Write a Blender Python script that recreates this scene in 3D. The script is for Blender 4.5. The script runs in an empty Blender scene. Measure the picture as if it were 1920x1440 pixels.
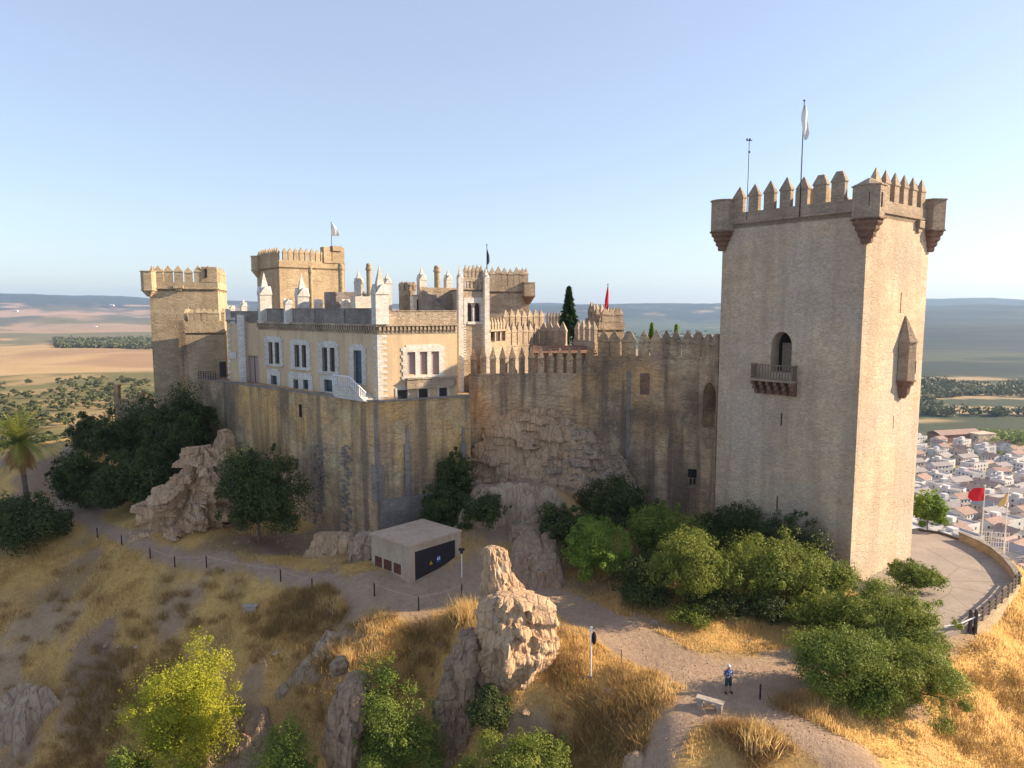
import bpy, math, random
import numpy as np
from mathutils import Vector, noise, geometry
sc = bpy.context.scene
R = math.radians
# ------------------------------------------------------------------ camera, sky, sun, exposure
CZ = 23.0; FPX = 1333.0; PITCH = math.atan(140/FPX)
HAZE = 6.3e-5
SUN_AZ = R(5); SUN_EL = R(25)           # azimuth measured from +x towards +y
cam = bpy.data.cameras.new('camera'); camo = bpy.data.objects.new('camera', cam)
sc.collection.objects.link(camo); sc.camera = camo
camo.location = (0, 0, CZ); camo.rotation_euler = (math.pi/2 - PITCH, 0, 0)
cam.sensor_width = 36; cam.lens = FPX/1920*36; cam.clip_start = .5; cam.clip_end = 60000
w = bpy.data.worlds.new('World'); sc.world = w; w.use_nodes = True
wn = w.node_tree.nodes; wl = w.node_tree.links
sky = wn.new('ShaderNodeTexSky'); sky.sky_type = 'NISHITA'; sky.sun_disc = False
sky.sun_elevation = SUN_EL; sky.sun_rotation = math.pi/2 - SUN_AZ
sky.altitude = 200; sky.air_density = 1.0; sky.dust_density = .9; sky.ozone_density = 1.8
veil = wn.new('ShaderNodeMix'); veil.data_type = 'RGBA'; veil.inputs[0].default_value = .45   # thin even summer haze high in the sky
wl.new(sky.outputs[0], veil.inputs[6]); veil.inputs[7].default_value = (2.4, 2.5, 3.05, 1)
wl.new(veil.outputs[2], wn['Background'].inputs[0]); wn['Background'].inputs[1].default_value = .113
sl = bpy.data.lights.new('sun', 'SUN'); so = bpy.data.objects.new('sun', sl); sc.collection.objects.link(so)
sl.energy = 5.0; sl.angle = R(.5); sl.color = (1, .80, .56)
sd = Vector((math.cos(SUN_EL)*math.cos(SUN_AZ), math.cos(SUN_EL)*math.sin(SUN_AZ), math.sin(SUN_EL)))
so.rotation_euler = sd.to_track_quat('Z', 'Y').to_euler()
sc.view_settings.view_transform = 'Standard'; sc.view_settings.look = 'None'
sc.view_settings.exposure = 1.2; sc.view_settings.gamma = 1

# ------------------------------------------------------------------ helpers: survey of places
CP, SP = math.cos(PITCH), math.sin(PITCH)
def ray(px, py):
    a = (px-960)/FPX; b = (720-py)/FPX
    return a, CP + b*SP, -SP + b*CP
def at(px, py, Y):
    a, y, z = ray(px, py); k = Y/y
    return Vector((a*k, Y, CZ + z*k))
def at_z(px, py, Z=0.0):
    a, y, z = ray(px, py); k = (Z-CZ)/z
    return Vector((a*k, y*k, Z))
def col(px, Y, py=700):
    v = at(px, py, Y); return (v.x, v.y)
def hgt(py, Y): return at(960, py, Y).z

ORG = {}
def tag(o, label=None, cat=None, group=None, kind=None):
    if label: o['label'] = label
    if cat: o['category'] = cat
    if group: o['group'] = group
    if kind: o['kind'] = kind
    return o
def empty(name, loc, label, cat, group=None):
    o = bpy.data.objects.new(name, None); sc.collection.objects.link(o)
    o.location = loc; o.empty_display_size = .3; ORG[o.name] = Vector(loc)
    return tag(o, label, cat, group)

class MB:
    def __init__(s): s.v = []; s.f = []; s.m = []; s.sm = False
    def add(s, vs, fs, m=0):
        n = len(s.v); s.v += [tuple(v) for v in vs]
        for f in fs: s.f.append(tuple(i+n for i in f)); s.m.append(m)
    def hexa(s, p, m=0):   # p: 4 bottom ccw + 4 top ccw
        s.add(p, [(3,2,1,0),(4,5,6,7),(0,1,5,4),(1,2,6,5),(2,3,7,6),(3,0,4,7)], m)
    def box(s, c, d, rz=0, m=0):   # c: centre of base, d: sizes
        ca, sa = math.cos(rz), math.sin(rz); p = []
        for z in (c[2], c[2]+d[2]):
            for sx, sy in ((-1,-1),(1,-1),(1,1),(-1,1)):
                x, y = sx*d[0]/2, sy*d[1]/2
                p.append((c[0]+x*ca-y*sa, c[1]+x*sa+y*ca, z))
        s.hexa(p, m)
    def prism(s, poly, z0, z1, m=0):
        n = len(poly)
        a = sum(poly[i][0]*poly[(i+1)%n][1]-poly[(i+1)%n][0]*poly[i][1] for i in range(n))
        if a < 0: poly = poly[::-1]
        vs = [(x,y,z0) for x,y in poly]+[(x,y,z1) for x,y in poly]
        tri = geometry.tessellate_polygon([[Vector((x,y,0)) for x,y in poly]])
        fs = [(i,(i+1)%n,n+(i+1)%n,n+i) for i in range(n)]
        for t in tri:
            p = [poly[i] for i in t]
            cr = (p[1][0]-p[0][0])*(p[2][1]-p[0][1])-(p[1][1]-p[0][1])*(p[2][0]-p[0][0])
            t = tuple(t) if cr > 0 else tuple(t[::-1])
            fs.append(tuple(n+i for i in t)); fs.append(tuple(reversed(t)))
        s.add(vs, fs, m)
    def lathe(s, c, prof, n=12, m=0, rz=0, a0=0, a1=2*math.pi):   # prof: (r, z) from bottom to top
        full = abs(a1-a0-2*math.pi) < 1e-6
        vs = []; k = n if full else n+1
        for r, z in prof:
            for i in range(k):
                a = rz + a0 + (a1-a0)*i/n
                vs.append((c[0]+r*math.cos(a), c[1]+r*math.sin(a), c[2]+z))
        fs = []
        for j in range(len(prof)-1):
            for i in range(n):
                i2 = (i+1) % k
                fs.append((j*k+i, j*k+i2, (j+1)*k+i2, (j+1)*k+i))
        fs.append(tuple(range(k-1,-1,-1))); fs.append(tuple(range((len(prof)-1)*k, len(prof)*k)))
        s.add(vs, fs, m)
    def tube(s, pts, r, n=6, m=0):
        pts = [Vector(p) for p in pts]; rs = r if isinstance(r, (list, tuple)) else [r]*len(pts)
        vs = []; L = len(pts)
        for i, p in enumerate(pts):
            d = (pts[min(i+1,L-1)]-pts[max(i-1,0)]).normalized()
            q = d.to_track_quat('Z','Y')
            for k in range(n):
                a = 2*math.pi*k/n
                vs.append(p + q @ Vector((rs[i]*math.cos(a), rs[i]*math.sin(a), 0)))
        fs = [(i*n+k, i*n+(k+1)%n, (i+1)*n+(k+1)%n, (i+1)*n+k) for i in range(L-1) for k in range(n)]
        fs.append(tuple(range(n-1,-1,-1))); fs.append(tuple(range((L-1)*n, L*n)))
        s.add(vs, fs, m)
    def build(s, name, mats, parent=None, loc=None):
        if not isinstance(mats, (list, tuple)): mats = [mats]
        if parent is not None: org = ORG[parent.name]
        elif loc is not None: org = Vector(loc)
        else:
            xs = [v[0] for v in s.v]; ys = [v[1] for v in s.v]; zs = [v[2] for v in s.v]
            org = Vector(((min(xs)+max(xs))/2, (min(ys)+max(ys))/2, min(zs)))
        me = bpy.data.meshes.new(name)
        me.from_pydata([(v[0]-org.x, v[1]-org.y, v[2]-org.z) for v in s.v], [], s.f)
        for m in mats: me.materials.append(m)
        me.polygons.foreach_set('material_index', s.m)
        if s.sm: me.polygons.foreach_set('use_smooth', [True]*len(s.f))
        me.update()
        o = bpy.data.objects.new(name, me); sc.collection.objects.link(o)
        if parent is not None: o.parent = parent
        else: o.location = org
        ORG[o.name] = org
        return o

def fast_mesh(name, V, quads, mats, parent=None, loc=None, smooth=False, k=4, midx=None):
    """numpy mesh with faces of k corners each"""
    org = ORG[parent.name] if parent is not None else Vector(loc if loc is not None else (0,0,0))
    me = bpy.data.meshes.new(name); nf = len(quads)
    me.vertices.add(len(V)); me.vertices.foreach_set('co', (V-np.array(org)).astype(np.float32).ravel())
    me.loops.add(nf*k); me.loops.foreach_set('vertex_index', quads.astype(np.int32).ravel())
    me.polygons.add(nf); me.polygons.foreach_set('loop_start', np.arange(0, nf*k, k, dtype=np.int32))
    for m in (mats if isinstance(mats,(list,tuple)) else [mats]): me.materials.append(m)
    if midx is not None: me.polygons.foreach_set('material_index', midx.astype(np.int32))
    if smooth: me.polygons.foreach_set('use_smooth', np.ones(nf, dtype=bool))
    me.update(calc_edges=True); me.validate()
    o = bpy.data.objects.new(name, me); sc.collection.objects.link(o)
    if parent is not None: o.parent = parent
    else: o.location = org
    ORG[o.name] = org
    return o

def place(mesh, name, loc, rz, parent=None, scale=(1,1,1), mat=None):
    """another object that shares a mesh already built about its own origin"""
    o = bpy.data.objects.new(name, mesh); sc.collection.objects.link(o)
    p = Vector(loc)
    if parent is not None: o.parent = parent; o.location = p-ORG[parent.name]
    else: o.location = p
    o.rotation_euler = (0,0,rz); o.scale = scale; ORG[o.name] = p
    return o

class Facade:
    """vertical plane from A to B (seen from the camera side); s runs along it, z up, o outwards"""
    def __init__(f, A, B, flip=False):
        f.A = Vector((A[0],A[1])); f.B = Vector((B[0],B[1])); d = f.B-f.A
        f.L = d.length; f.u = d/f.L; f.n = Vector((f.u.y, -f.u.x))
        if f.n.dot(-f.A) < 0: f.n = -f.n
        if flip: f.n = -f.n
        f.rz = math.atan2(f.u.y, f.u.x)
    def pt(f, px, py):
        a, y, z = ray(px, py)
        # solve k*(a,y) = A + s*u
        det = -a*f.u.y + y*f.u.x
        k = (-f.A.x*f.u.y + f.A.y*f.u.x)/det
        p = Vector((a*k, y*k)); s = (p-f.A).dot(f.u)
        return s, CZ+z*k
    def P(f, s, z, o=0):
        q = f.A + f.u*s + f.n*o
        return (q.x, q.y, z)
    def box(f, mb, s0, s1, z0, z1, o0, o1, m=0):
        b = [f.P(s0,z0,o1), f.P(s1,z0,o1), f.P(s1,z0,o0), f.P(s0,z0,o0)]
        t = [f.P(s0,z1,o1), f.P(s1,z1,o1), f.P(s1,z1,o0), f.P(s0,z1,o0)]
        if f.u.x*f.n.y - f.u.y*f.n.x > 0: b = b[::-1]; t = t[::-1]
        mb.hexa(b+t, m)
    def pxbox(f, mb, x0, y0, x1, y1, o0, o1, m=0):
        s0, za = f.pt(x0, (y0+y1)/2); s1, zb = f.pt(x1, (y0+y1)/2); xm = (x0+x1)/2
        z1 = f.pt(xm, y0)[1]; z0 = f.pt(xm, y1)[1]
        f.box(mb, min(s0,s1), max(s0,s1), z0, z1, o0, o1, m)
        return min(s0,s1), max(s0,s1), z0, z1
    def panel(f, mb, s0, s1, z0, z1, holes, m=0, mh=0, mback=None, o=0):
        """wall sheet with real openings; holes: (outline [(s,z)], depth)"""
        outer = [Vector((s0,z0,0)), Vector((s1,z0,0)), Vector((s1,z1,0)), Vector((s0,z1,0))]
        loops = [outer]+[[Vector((a,b,0)) for a,b in h[0]] for h in holes]
        tri = geometry.tessellate_polygon(loops); flat = [v for l in loops for v in l]
        flipn = f.u.x*f.n.y - f.u.y*f.n.x > 0
        vs = [f.P(v.x, v.y, o) for v in flat]; fs = []
        for t in tri:
            a, b, c = (flat[i] for i in t)
            ccw = (b.x-a.x)*(c.y-a.y)-(b.y-a.y)*(c.x-a.x) > 0
            fs.append(tuple(t) if ccw != flipn else tuple(t[::-1]))
        mb.add(vs, fs, m)
        for h, dep in holes:
            n = len(h)
            mb.add([f.P(a,b,o) for a,b in h]+[f.P(a,b,o-dep) for a,b in h], [(i,(i+1)%n,n+(i+1)%n,n+i) for i in range(n)], mh)
            mb.add([f.P(a,b,o-dep) for a,b in h], [tuple(range(n))], mh if mback is None else mback)
def rect(s0,s1,z0,z1): return [(s0,z0),(s1,z0),(s1,z1),(s0,z1)]
def arch(s0,s1,z0,zs,zt,n=6):
    c = (s0+s1)/2; p = [(s0,z0),(s1,z0)]
    for i in range(n+1):
        t = i/n; p.append((s1-(s1-c)*t**1.7, zs+(zt-zs)*math.sin(t*math.pi/2)))
    for i in range(n-1,-1,-1):
        t = i/n; p.append((s0+(c-s0)*t**1.7, zs+(zt-zs)*math.sin(t*math.pi/2)))
    return p

# numpy noise
_rs = np.random.RandomState(7); _tab = _rs.rand(256,256)
def vnoise(x, y):
    xi = np.floor(x).astype(int); yi = np.floor(y).astype(int); fx = x-xi; fy = y-yi
    fx = fx*fx*(3-2*fx); fy = fy*fy*(3-2*fy)
    a = _tab[xi%256, yi%256]; b = _tab[(xi+1)%256, yi%256]; c = _tab[xi%256,(yi+1)%256]; d = _tab[(xi+1)%256,(yi+1)%256]
    return (a*(1-fx)+b*fx)*(1-fy)+(c*(1-fx)+d*fx)*fy
def fbm(x, y, o=4):
    s = 0; a = .5; t = 0
    for i in range(o): s = s+a*vnoise(x*2**i+17.3*i, y*2**i+9.1*i); t += a; a *= .5
    return s/t
def sstep(a, b, x):
    t = np.clip((x-a)/(b-a),0,1); return t*t*(3-2*t)

# ------------------------------------------------------------------ materials
class NT:
    def __init__(s, name):
        s.mat = bpy.data.materials.new(name); s.mat.use_nodes = True
        s.t = s.mat.node_tree; s.n = s.t.nodes; s.l = s.t.links; s.b = s.n['Principled BSDF']
        s.b.inputs['Roughness'].default_value = .9; s.b.inputs['Specular IOR Level'].default_value = .2
    def new(s, typ, **kw):
        n = s.n.new(typ)
        for k, v in kw.items():
            if k.startswith('_'): setattr(n, k[1:], v)
        return n
    def link(s, a, b): s.l.new(a, b)
    def val(s, sock, v):
        if hasattr(v, 'is_output') or hasattr(v, 'links'): s.link(v, sock)
        else: sock.default_value = v
    def pos(s, scale=None):
        g = s.new('ShaderNodeNewGeometry'); p = g.outputs['Position']
        if scale is None: return p
        m = s.new('ShaderNodeVectorMath', _operation='MULTIPLY'); s.link(p, m.inputs[0]); m.inputs[1].default_value = scale
        return m.outputs[0]
    def noise(s, vec, scale, detail=4, rough=.6):
        n = s.new('ShaderNodeTexNoise'); s.link(vec, n.inputs['Vector'])
        n.inputs['Scale'].default_value = scale; n.inputs['Detail'].default_value = detail; n.inputs['Roughness'].default_value = rough
        return n.outputs['Fac']
    def vor(s, vec, scale, feat='F1', out='Distance'):
        n = s.new('ShaderNodeTexVoronoi', _feature=feat); s.link(vec, n.inputs['Vector']); n.inputs['Scale'].default_value = scale
        return n.outputs[out]
    def rng(s, x, a, b, c=0., d=1.):
        n = s.new('ShaderNodeMapRange'); s.val(n.inputs['Value'], x)
        for k, v in zip(('From Min','From Max','To Min','To Max'), (a,b,c,d)): n.inputs[k].default_value = v
        return n.outputs[0]
    def math(s, op, a, b=0.):
        n = s.new('ShaderNodeMath', _operation=op); s.val(n.inputs[0], a); s.val(n.inputs[1], b); return n.outputs[0]
    def mix(s, f, a, b, mode='MIX'):
        n = s.new('ShaderNodeMix', _data_type='RGBA', _blend_type=mode)
        s.val(n.inputs[0], f)
        for sock, v in ((n.inputs[6], a), (n.inputs[7], b)):
            if isinstance(v, (tuple, list)): sock.default_value = (*v[:3], 1)
            else: s.link(v, sock)
        return n.outputs[2]
    def bump(s, h, strength=.5, dist=.1):
        n = s.new('ShaderNodeBump'); n.inputs['Strength'].default_value = strength; n.inputs['Distance'].default_value = dist
        s.link(h, n.inputs['Height']); s.link(n.outputs[0], s.b.inputs['Normal'])
    def attr(s, name, ch='Color'):
        n = s.new('ShaderNodeAttribute'); n.attribute_name = name; return n.outputs[ch]
    def base(s, c): s.val(s.b.inputs['Base Color'], c if hasattr(c,'links') else (*c[:3],1))

def plain(name, c, rough=.8, var=.25, scale=3., metal=0., bump=.0):
    t = NT(name); n = t.noise(t.pos(), scale, 5)
    t.base(t.mix(t.rng(n,.3,.7), tuple(x*(1-var) for x in c), tuple(min(1,x*(1+var)) for x in c)))
    t.b.inputs['Roughness'].default_value = rough; t.b.inputs['Metallic'].default_value = metal
    if bump: t.bump(n, bump, .05)
    return t.mat

def stone(name, light, mid, dark, blk=1.0, mortar=.55, stain=.5, patch=None, bump=.6, pscale=.12, pamt=.6):
    t = NT(name)
    p = t.pos()
    wn_ = t.new('ShaderNodeTexNoise'); t.link(p, wn_.inputs['Vector']); wn_.inputs['Scale'].default_value = .8; wn_.inputs['Detail'].default_value = 3
    wa = t.new('ShaderNodeVectorMath', _operation='MULTIPLY_ADD'); t.link(wn_.outputs['Color'], wa.inputs[0]); wa.inputs[1].default_value = (.9,.9,.35); t.link(p, wa.inputs[2])
    wb = t.new('ShaderNodeVectorMath', _operation='MULTIPLY'); t.link(wa.outputs[0], wb.inputs[0]); wb.inputs[1].default_value = (.9*blk, .9*blk, 2.5*blk); bv = wb.outputs[0]
    edge = t.vor(bv, 1., 'DISTANCE_TO_EDGE'); cell = t.vor(bv, 1., 'F1', 'Color')
    jv = t.noise(p, .5, 3); joint = t.math('MULTIPLY', t.rng(edge, .0, .07, 1, 0), t.rng(jv, .38, .6))
    cv = t.new('ShaderNodeSeparateColor'); t.link(cell, cv.inputs[0])
    big = t.noise(p, .11, 6, .65); med = t.noise(t.pos((.5,.5,.9)), .9, 6, .7); fine = t.noise(t.pos((1,1,2.2)), 3.5, 5, .7)
    c = t.mix(t.rng(med,.35,.65), mid, light)
    c = t.mix(t.math('MULTIPLY', t.rng(cv.outputs[0], .2, 1), .35), c, dark)
    if patch:
        pn = t.noise(t.pos((.8,.8,1)), pscale, 5, .6)
        c = t.mix(t.rng(pn, .45, .56, 0, pamt), c, patch)
    c = t.mix(t.rng(big, .47, .62, 0, stain), c, dark)
    pl = t.noise(t.pos((1,1,.7)), .24, 6, .7); c = t.mix(t.rng(pl, .54, .66, 0, stain*.7), c, tuple(min(.78,x*1.25) for x in light))
    st = t.noise(t.pos((.55,.55,.035)), 1.3, 5, .6)
    c = t.mix(t.rng(st, .48, .63, 0, stain), c, dark)
    c = t.mix(t.rng(fine,.36,.62,.45,0), c, tuple(x*.45 for x in dark))
    c = t.mix(t.math('MULTIPLY', joint, mortar), c, tuple(x*.55 for x in dark))
    t.base(c)
    h = t.math('ADD', t.math('MULTIPLY', joint, -.6), t.math('MULTIPLY', fine, .9))
    t.bump(h, bump, .10)
    return t.mat

M = {}
M['keep'] = stone('keep_stone', (.69,.53,.36), (.60,.455,.31), (.38,.285,.205), 1.0, .22, .5, patch=(.53,.45,.37), pscale=.16, pamt=.7, bump=.5)
M['keep_trim'] = stone('keep_trim_stone', (.52,.40,.29), (.42,.315,.225), (.24,.18,.13), 1.2, .2, .5)
M['tower'] = stone('tower_stone', (.58,.46,.30), (.48,.37,.235), (.27,.2,.13), 1., .3, .4)
M['wall'] = stone('curtain_stone', (.72,.52,.33), (.58,.41,.26), (.19,.14,.105), .8, .3, .85, patch=(.70,.42,.18), pscale=.1, pamt=.75, bump=.8)
M['terrace'] = stone('terrace_stone', (.76,.545,.32), (.62,.43,.25), (.20,.15,.11), .7, .3, .8, patch=(.76,.46,.17), pscale=.085, pamt=.9, bump=.8)
M['inner'] = stone('inner_wall_stone', (.56,.45,.33), (.46,.36,.26), (.22,.165,.12), 1., .35, .5)
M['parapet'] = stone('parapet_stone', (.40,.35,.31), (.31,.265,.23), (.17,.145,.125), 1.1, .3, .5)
M['white'] = stone('white_stone', (.80,.76,.70), (.70,.65,.58), (.42,.37,.31), 2., .15, .35, bump=.25)
M['brick'] = stone('corbel_brick', (.34,.21,.15), (.27,.155,.105), (.13,.075,.05), 3., .4, .4)
M['column'] = stone('chimney_stone', (.50,.40,.26), (.40,.31,.19), (.22,.17,.1), 2., .2, .4, bump=.3)
def plaster(name, c, d):
    t = NT(name); a = t.noise(t.pos((.6,.6,.25)), .8, 6, .65); f = t.noise(t.pos(), 5, 4)
    x = t.mix(t.rng(a,.4,.68), c, d); x = t.mix(t.rng(f,.4,.7,0,.3), x, tuple(v*.6 for v in d))
    s2 = t.noise(t.pos((.9,.9,.05)), 1.6, 4); x = t.mix(t.rng(s2,.55,.7,0,.5), x, tuple(v*.65 for v in d))
    t.base(x); t.bump(f, .2, .04); return t.mat
M['plaster'] = plaster('ochre_plaster', (.64,.48,.305), (.52,.385,.245))
M['concrete'] = plaster('hut_concrete', (.46,.365,.275), (.34,.265,.20))
M['hutroof'] = plaster('hut_roof_concrete', (.50,.38,.28), (.42,.31,.225))
M['dark'] = plain('dark_opening', (.02,.018,.018), .9)
M['shutter'] = plain('blind_fabric', (.36,.27,.25), .7, .1)
M['shutter_dark'] = plain('dark_shutter', (.055,.045,.045), .6, .2)
M['glass'] = plain('blue_glass', (.03,.07,.10), .15, .3)
M['door'] = plain('garage_door_paint', (.028,.024,.030), .5, .15, 1.5)
M['rust'] = plain('rust_panel', (.11,.04,.03), .8, .3, 4)
M['metal'] = plain('dark_metal', (.035,.035,.04), .5, .2, 4, .3)
M['pole'] = plain('white_pole_paint', (.75,.75,.75), .4, .05)
M['wood'] = plain('weathered_wood', (.20,.15,.11), .85, .35, 6)
M['railwood'] = plain('dark_rail_wood', (.085,.07,.06), .8, .35, 5)
M['flagwhite'] = plain('white_flag_cloth', (.82,.79,.74), .8, .08)
M['flagred'] = plain('red_flag_cloth', (.55,.02,.035), .8, .1)
M['flagsand'] = plain('sand_flag_cloth', (.62,.44,.2), .8, .1)
M['flagdark'] = plain('dark_flag_cloth', (.05,.06,.09), .8, .1)
M['rope'] = plain('rope_fibre', (.45,.36,.26), .9, .2)
M['benchstone'] = plain('bench_stone', (.36,.31,.26), .85, .25, 4)
M['terracotta'] = stone('terracotta_tile', (.36,.2,.13), (.27,.14,.09), (.14,.075,.05), 2.5, .4, .4)
M['skin'] = plain('skin', (.30,.17,.115), .6, .08)
M['bag'] = plain('black_cloth', (.012,.012,.015), .8, .2)
M['bluesign'] = plain('blue_sign_paint', (.02,.09,.32), .4, .05)
M['yellowsign'] = plain('yellow_sign_paint', (.75,.42,.03), .4, .05)

def rockmat(name, light, mid, dark, streak=1.0):
    t = NT(name); p = t.pos()
    a = t.noise(t.pos((1,1,.35)), 1.1, 8, .72); b = t.noise(p, .35, 5); cr = t.vor(t.pos((1.2,1.2,.28)), 1.1, 'DISTANCE_TO_EDGE')
    f = t.noise(t.pos((2.2,2.2,.5)), 3.2, 6, .7)
    c = t.mix(t.rng(b,.35,.65), mid, light); c = t.mix(t.rng(a,.5,.72,0,.75*streak), c, dark)
    g = t.noise(p, .8, 6, .7); c = t.mix(t.rng(g,.56,.7,0,.55), c, (.40,.375,.345))
    c = t.mix(t.rng(f,.3,.5,.6,0), c, tuple(v*.45 for v in dark))
    c = t.mix(t.rng(cr,0,.05,.4,0), c, tuple(v*.5 for v in dark))
    t.base(c); t.bump(t.math('ADD', f, t.math('MULTIPLY', t.rng(cr,0,.12), .5)), .9, .22); return t.mat
M['rock'] = rockmat('ochre_rock', (.66,.455,.285), (.54,.36,.22), (.30,.20,.13))
M['rockgrey'] = rockmat('grey_rock', (.52,.39,.28), (.41,.305,.215), (.21,.155,.115))
M['rockred'] = rockmat('brown_rock', (.46,.32,.215), (.37,.25,.17), (.20,.135,.095))

def leaf(name, a, b, c, trans=.3, rough=.6):
    t = NT(name); g = t.new('ShaderNodeNewGeometry'); r = g.outputs['Random Per Island']
    n = t.noise(t.pos(), .55, 3)
    x = t.mix(r, a, b); x = t.mix(t.rng(n,.42,.66,0,.8), x, c)
    t.base(x); t.b.inputs['Roughness'].default_value = rough
    tr = t.new('ShaderNodeBsdfTranslucent'); t.link(x, tr.inputs[0]); mx = t.new('ShaderNodeMixShader'); mx.inputs[0].default_value = trans
    t.link(t.b.outputs[0], mx.inputs[1]); t.link(tr.outputs[0], mx.inputs[2]); t.link(mx.outputs[0], t.n['Material Output'].inputs[0])
    return t.mat
M['leaf_dark'] = leaf('dark_evergreen_leaf', (.045,.062,.02), (.07,.09,.028), (.095,.115,.03), .2)
M['leaf_mid'] = leaf('green_leaf', (.10,.145,.025), (.17,.215,.04), (.23,.265,.045), .3)
M['leaf_olive'] = leaf('olive_leaf', (.13,.17,.028), (.205,.24,.042), (.27,.285,.055), .3)
M['leaf_bright'] = leaf('yellow_green_leaf', (.24,.27,.025), (.38,.38,.035), (.46,.43,.05), .4)
M['leaf_lime'] = leaf('fresh_green_leaf', (.13,.21,.035), (.22,.32,.05), (.28,.38,.06), .4)
M['leaf_grove'] = leaf('grove_leaf', (.075,.085,.04), (.12,.125,.06), (.14,.15,.05), .15)
M['needle'] = leaf('conifer_needle', (.02,.05,.018), (.045,.085,.025), (.06,.1,.03), .15)
M['frond'] = leaf('palm_frond', (.15,.20,.035), (.27,.30,.06), (.36,.34,.08), .4)
M['frond_dry'] = leaf('dry_palm_frond', (.40,.24,.08), (.52,.33,.12), (.3,.18,.06), .3)
M['bark'] = plain('tree_bark', (.14,.10,.075), .95, .4, 5, 0, .5)
M['grass'] = leaf('dry_grass_blade', (.68,.48,.21), (.82,.63,.31), (.58,.40,.17), .5, .8)
M['scrub'] = leaf('dry_scrub_twig', (.30,.18,.075), (.42,.26,.11), (.36,.25,.085), .25, .8)
# ------------------------------------------------------------------ terrain
ctrl = [at_z(px,py,z) for px,py,z in [
 (700,1118,0),(600,1085,0),(500,1070,0),(380,1045,0),(260,1015,0),(160,980,0),(110,945,0),(122,885,2.2),(130,835,4.2),
 (860,1115,0),(780,1125,-.1),(950,1095,.1),(1000,1110,.1),(1080,1140,.1),(1160,1190,.1),(1250,1235,0),(1365,1298,0),(1300,1325,0),(1450,1290,0),(1500,1230,.1),
 (1330,1180,.4),(1250,1130,.6),(1420,1180,.4),(1560,1180,.4),(1200,1080,.5),(1300,1030,.8),(1450,1000,.7),
 (1590,1115,0),(1725,1010,0),(1800,1015,0),(1860,1045,0),(1900,1095,-.1),(1825,1178,-.1),(1770,1190,-.2),(1700,1100,0),
 (1850,1250,-1.8),(1900,1200,-1.8),(1900,1300,-3.0),(1900,1440,-4.2),(1800,1440,-2.2),(1820,1330,-1.6),
 (1600,1360,-.4),(1600,1440,-.8),(1450,1400,-.5),(1430,1440,-1.2),
 (1260,1340,-.2),(1250,1400,-.9),(1230,1440,-1.5),(1150,1440,-3.2),(1150,1330,-1.0),(1080,1400,-2.8),(1200,1230,-.2),(1080,1230,-.1),(1000,1420,-4.2),
 (950,1310,-1.6),(1040,1200,.2),(890,1180,-.4),
 (860,1250,-2.2),(850,1330,-4.5),(830,1440,-8.),(720,1440,-8.5),(750,1330,-6.),
 (640,1180,-2.4),(560,1200,-3.2),(700,1230,-2.6),(600,1260,-3.7),(610,1340,-6.),(560,1440,-9.5),
 (780,1180,-1.6),(680,1160,-1.4),
 (450,1130,-2.0),(450,1240,-4.8),(440,1330,-7.0),(420,1440,-10.),(300,1100,-2.4),(300,1200,-5.2),(300,1440,-11.),(150,1060,-2.4),
 (150,1200,-6.),(150,1440,-12.5),(0,1060,-2.6),(0,1200,-7),(0,1440,-14),(40,1000,-1),(0,930,-.5),
 (650,1085,.5),(480,1030,.4),(430,1035,.6),(300,960,2.),(220,945,1.),(230,880,3),(70,870,3),(30,840,3),
 (1000,1060,1.2),(960,1010,2.6),(1040,1000,2.4),(920,960,4.2),(860,970,3),(900,905,6.8),(960,915,6.2),(1040,945,5.0),(1000,1085,.4),(1120,960,2.6),
]]
raw = [(-60,30,-24),(-40,30,-22),(-20,30,-17),(-8,30,-13),(4,30,-9),(16,30,-6),(28,30,-5),(40,32,-9),(52,40,-14),(56,55,-10),(58,75,-13),(70,60,-24),(60,100,-25),(85,85,-40),
 (50,80,-4),(45,90,-8),(30,82,-1),(36,76,0),(22,76,1),(12,77,3),(-4,73.5,3),(-12,70,2),
 (0,85,11),(-15,85,11),(-30,95,11),(-45,100,9),(10,90,10),(20,88,6),(-10,105,10),(-30,120,9),(5,110,6),(20,110,-4),(-50,115,5),(-75,105,3),(-65,90,1),(-70,75,-2),(-90,110,-1),(-90,85,-6),(-80,50,-18),(-62,130,2),(-80,140,-4),
 (-40,140,4),(0,140,-12),(30,140,-28),(70,140,-45)]
def far_tab(tt):
    ds = np.log([120,150,250,400,900,1600,2800,4500,6000,7500,9000,10500,12500])
    L = np.array([0,-7,-22,-33,-50,-60,-66,-68,-40,40,150,185,110.])
    Mi = np.array([-20,-45,-72,-85,-100,-102,-104,-104,-90,10,85,110,60.])
    Rr = np.array([-30,-48,-66,-78,-104,-104,-98,-62,-5,70,110,105,60.])
    return ds, L, Mi, Rr
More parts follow.
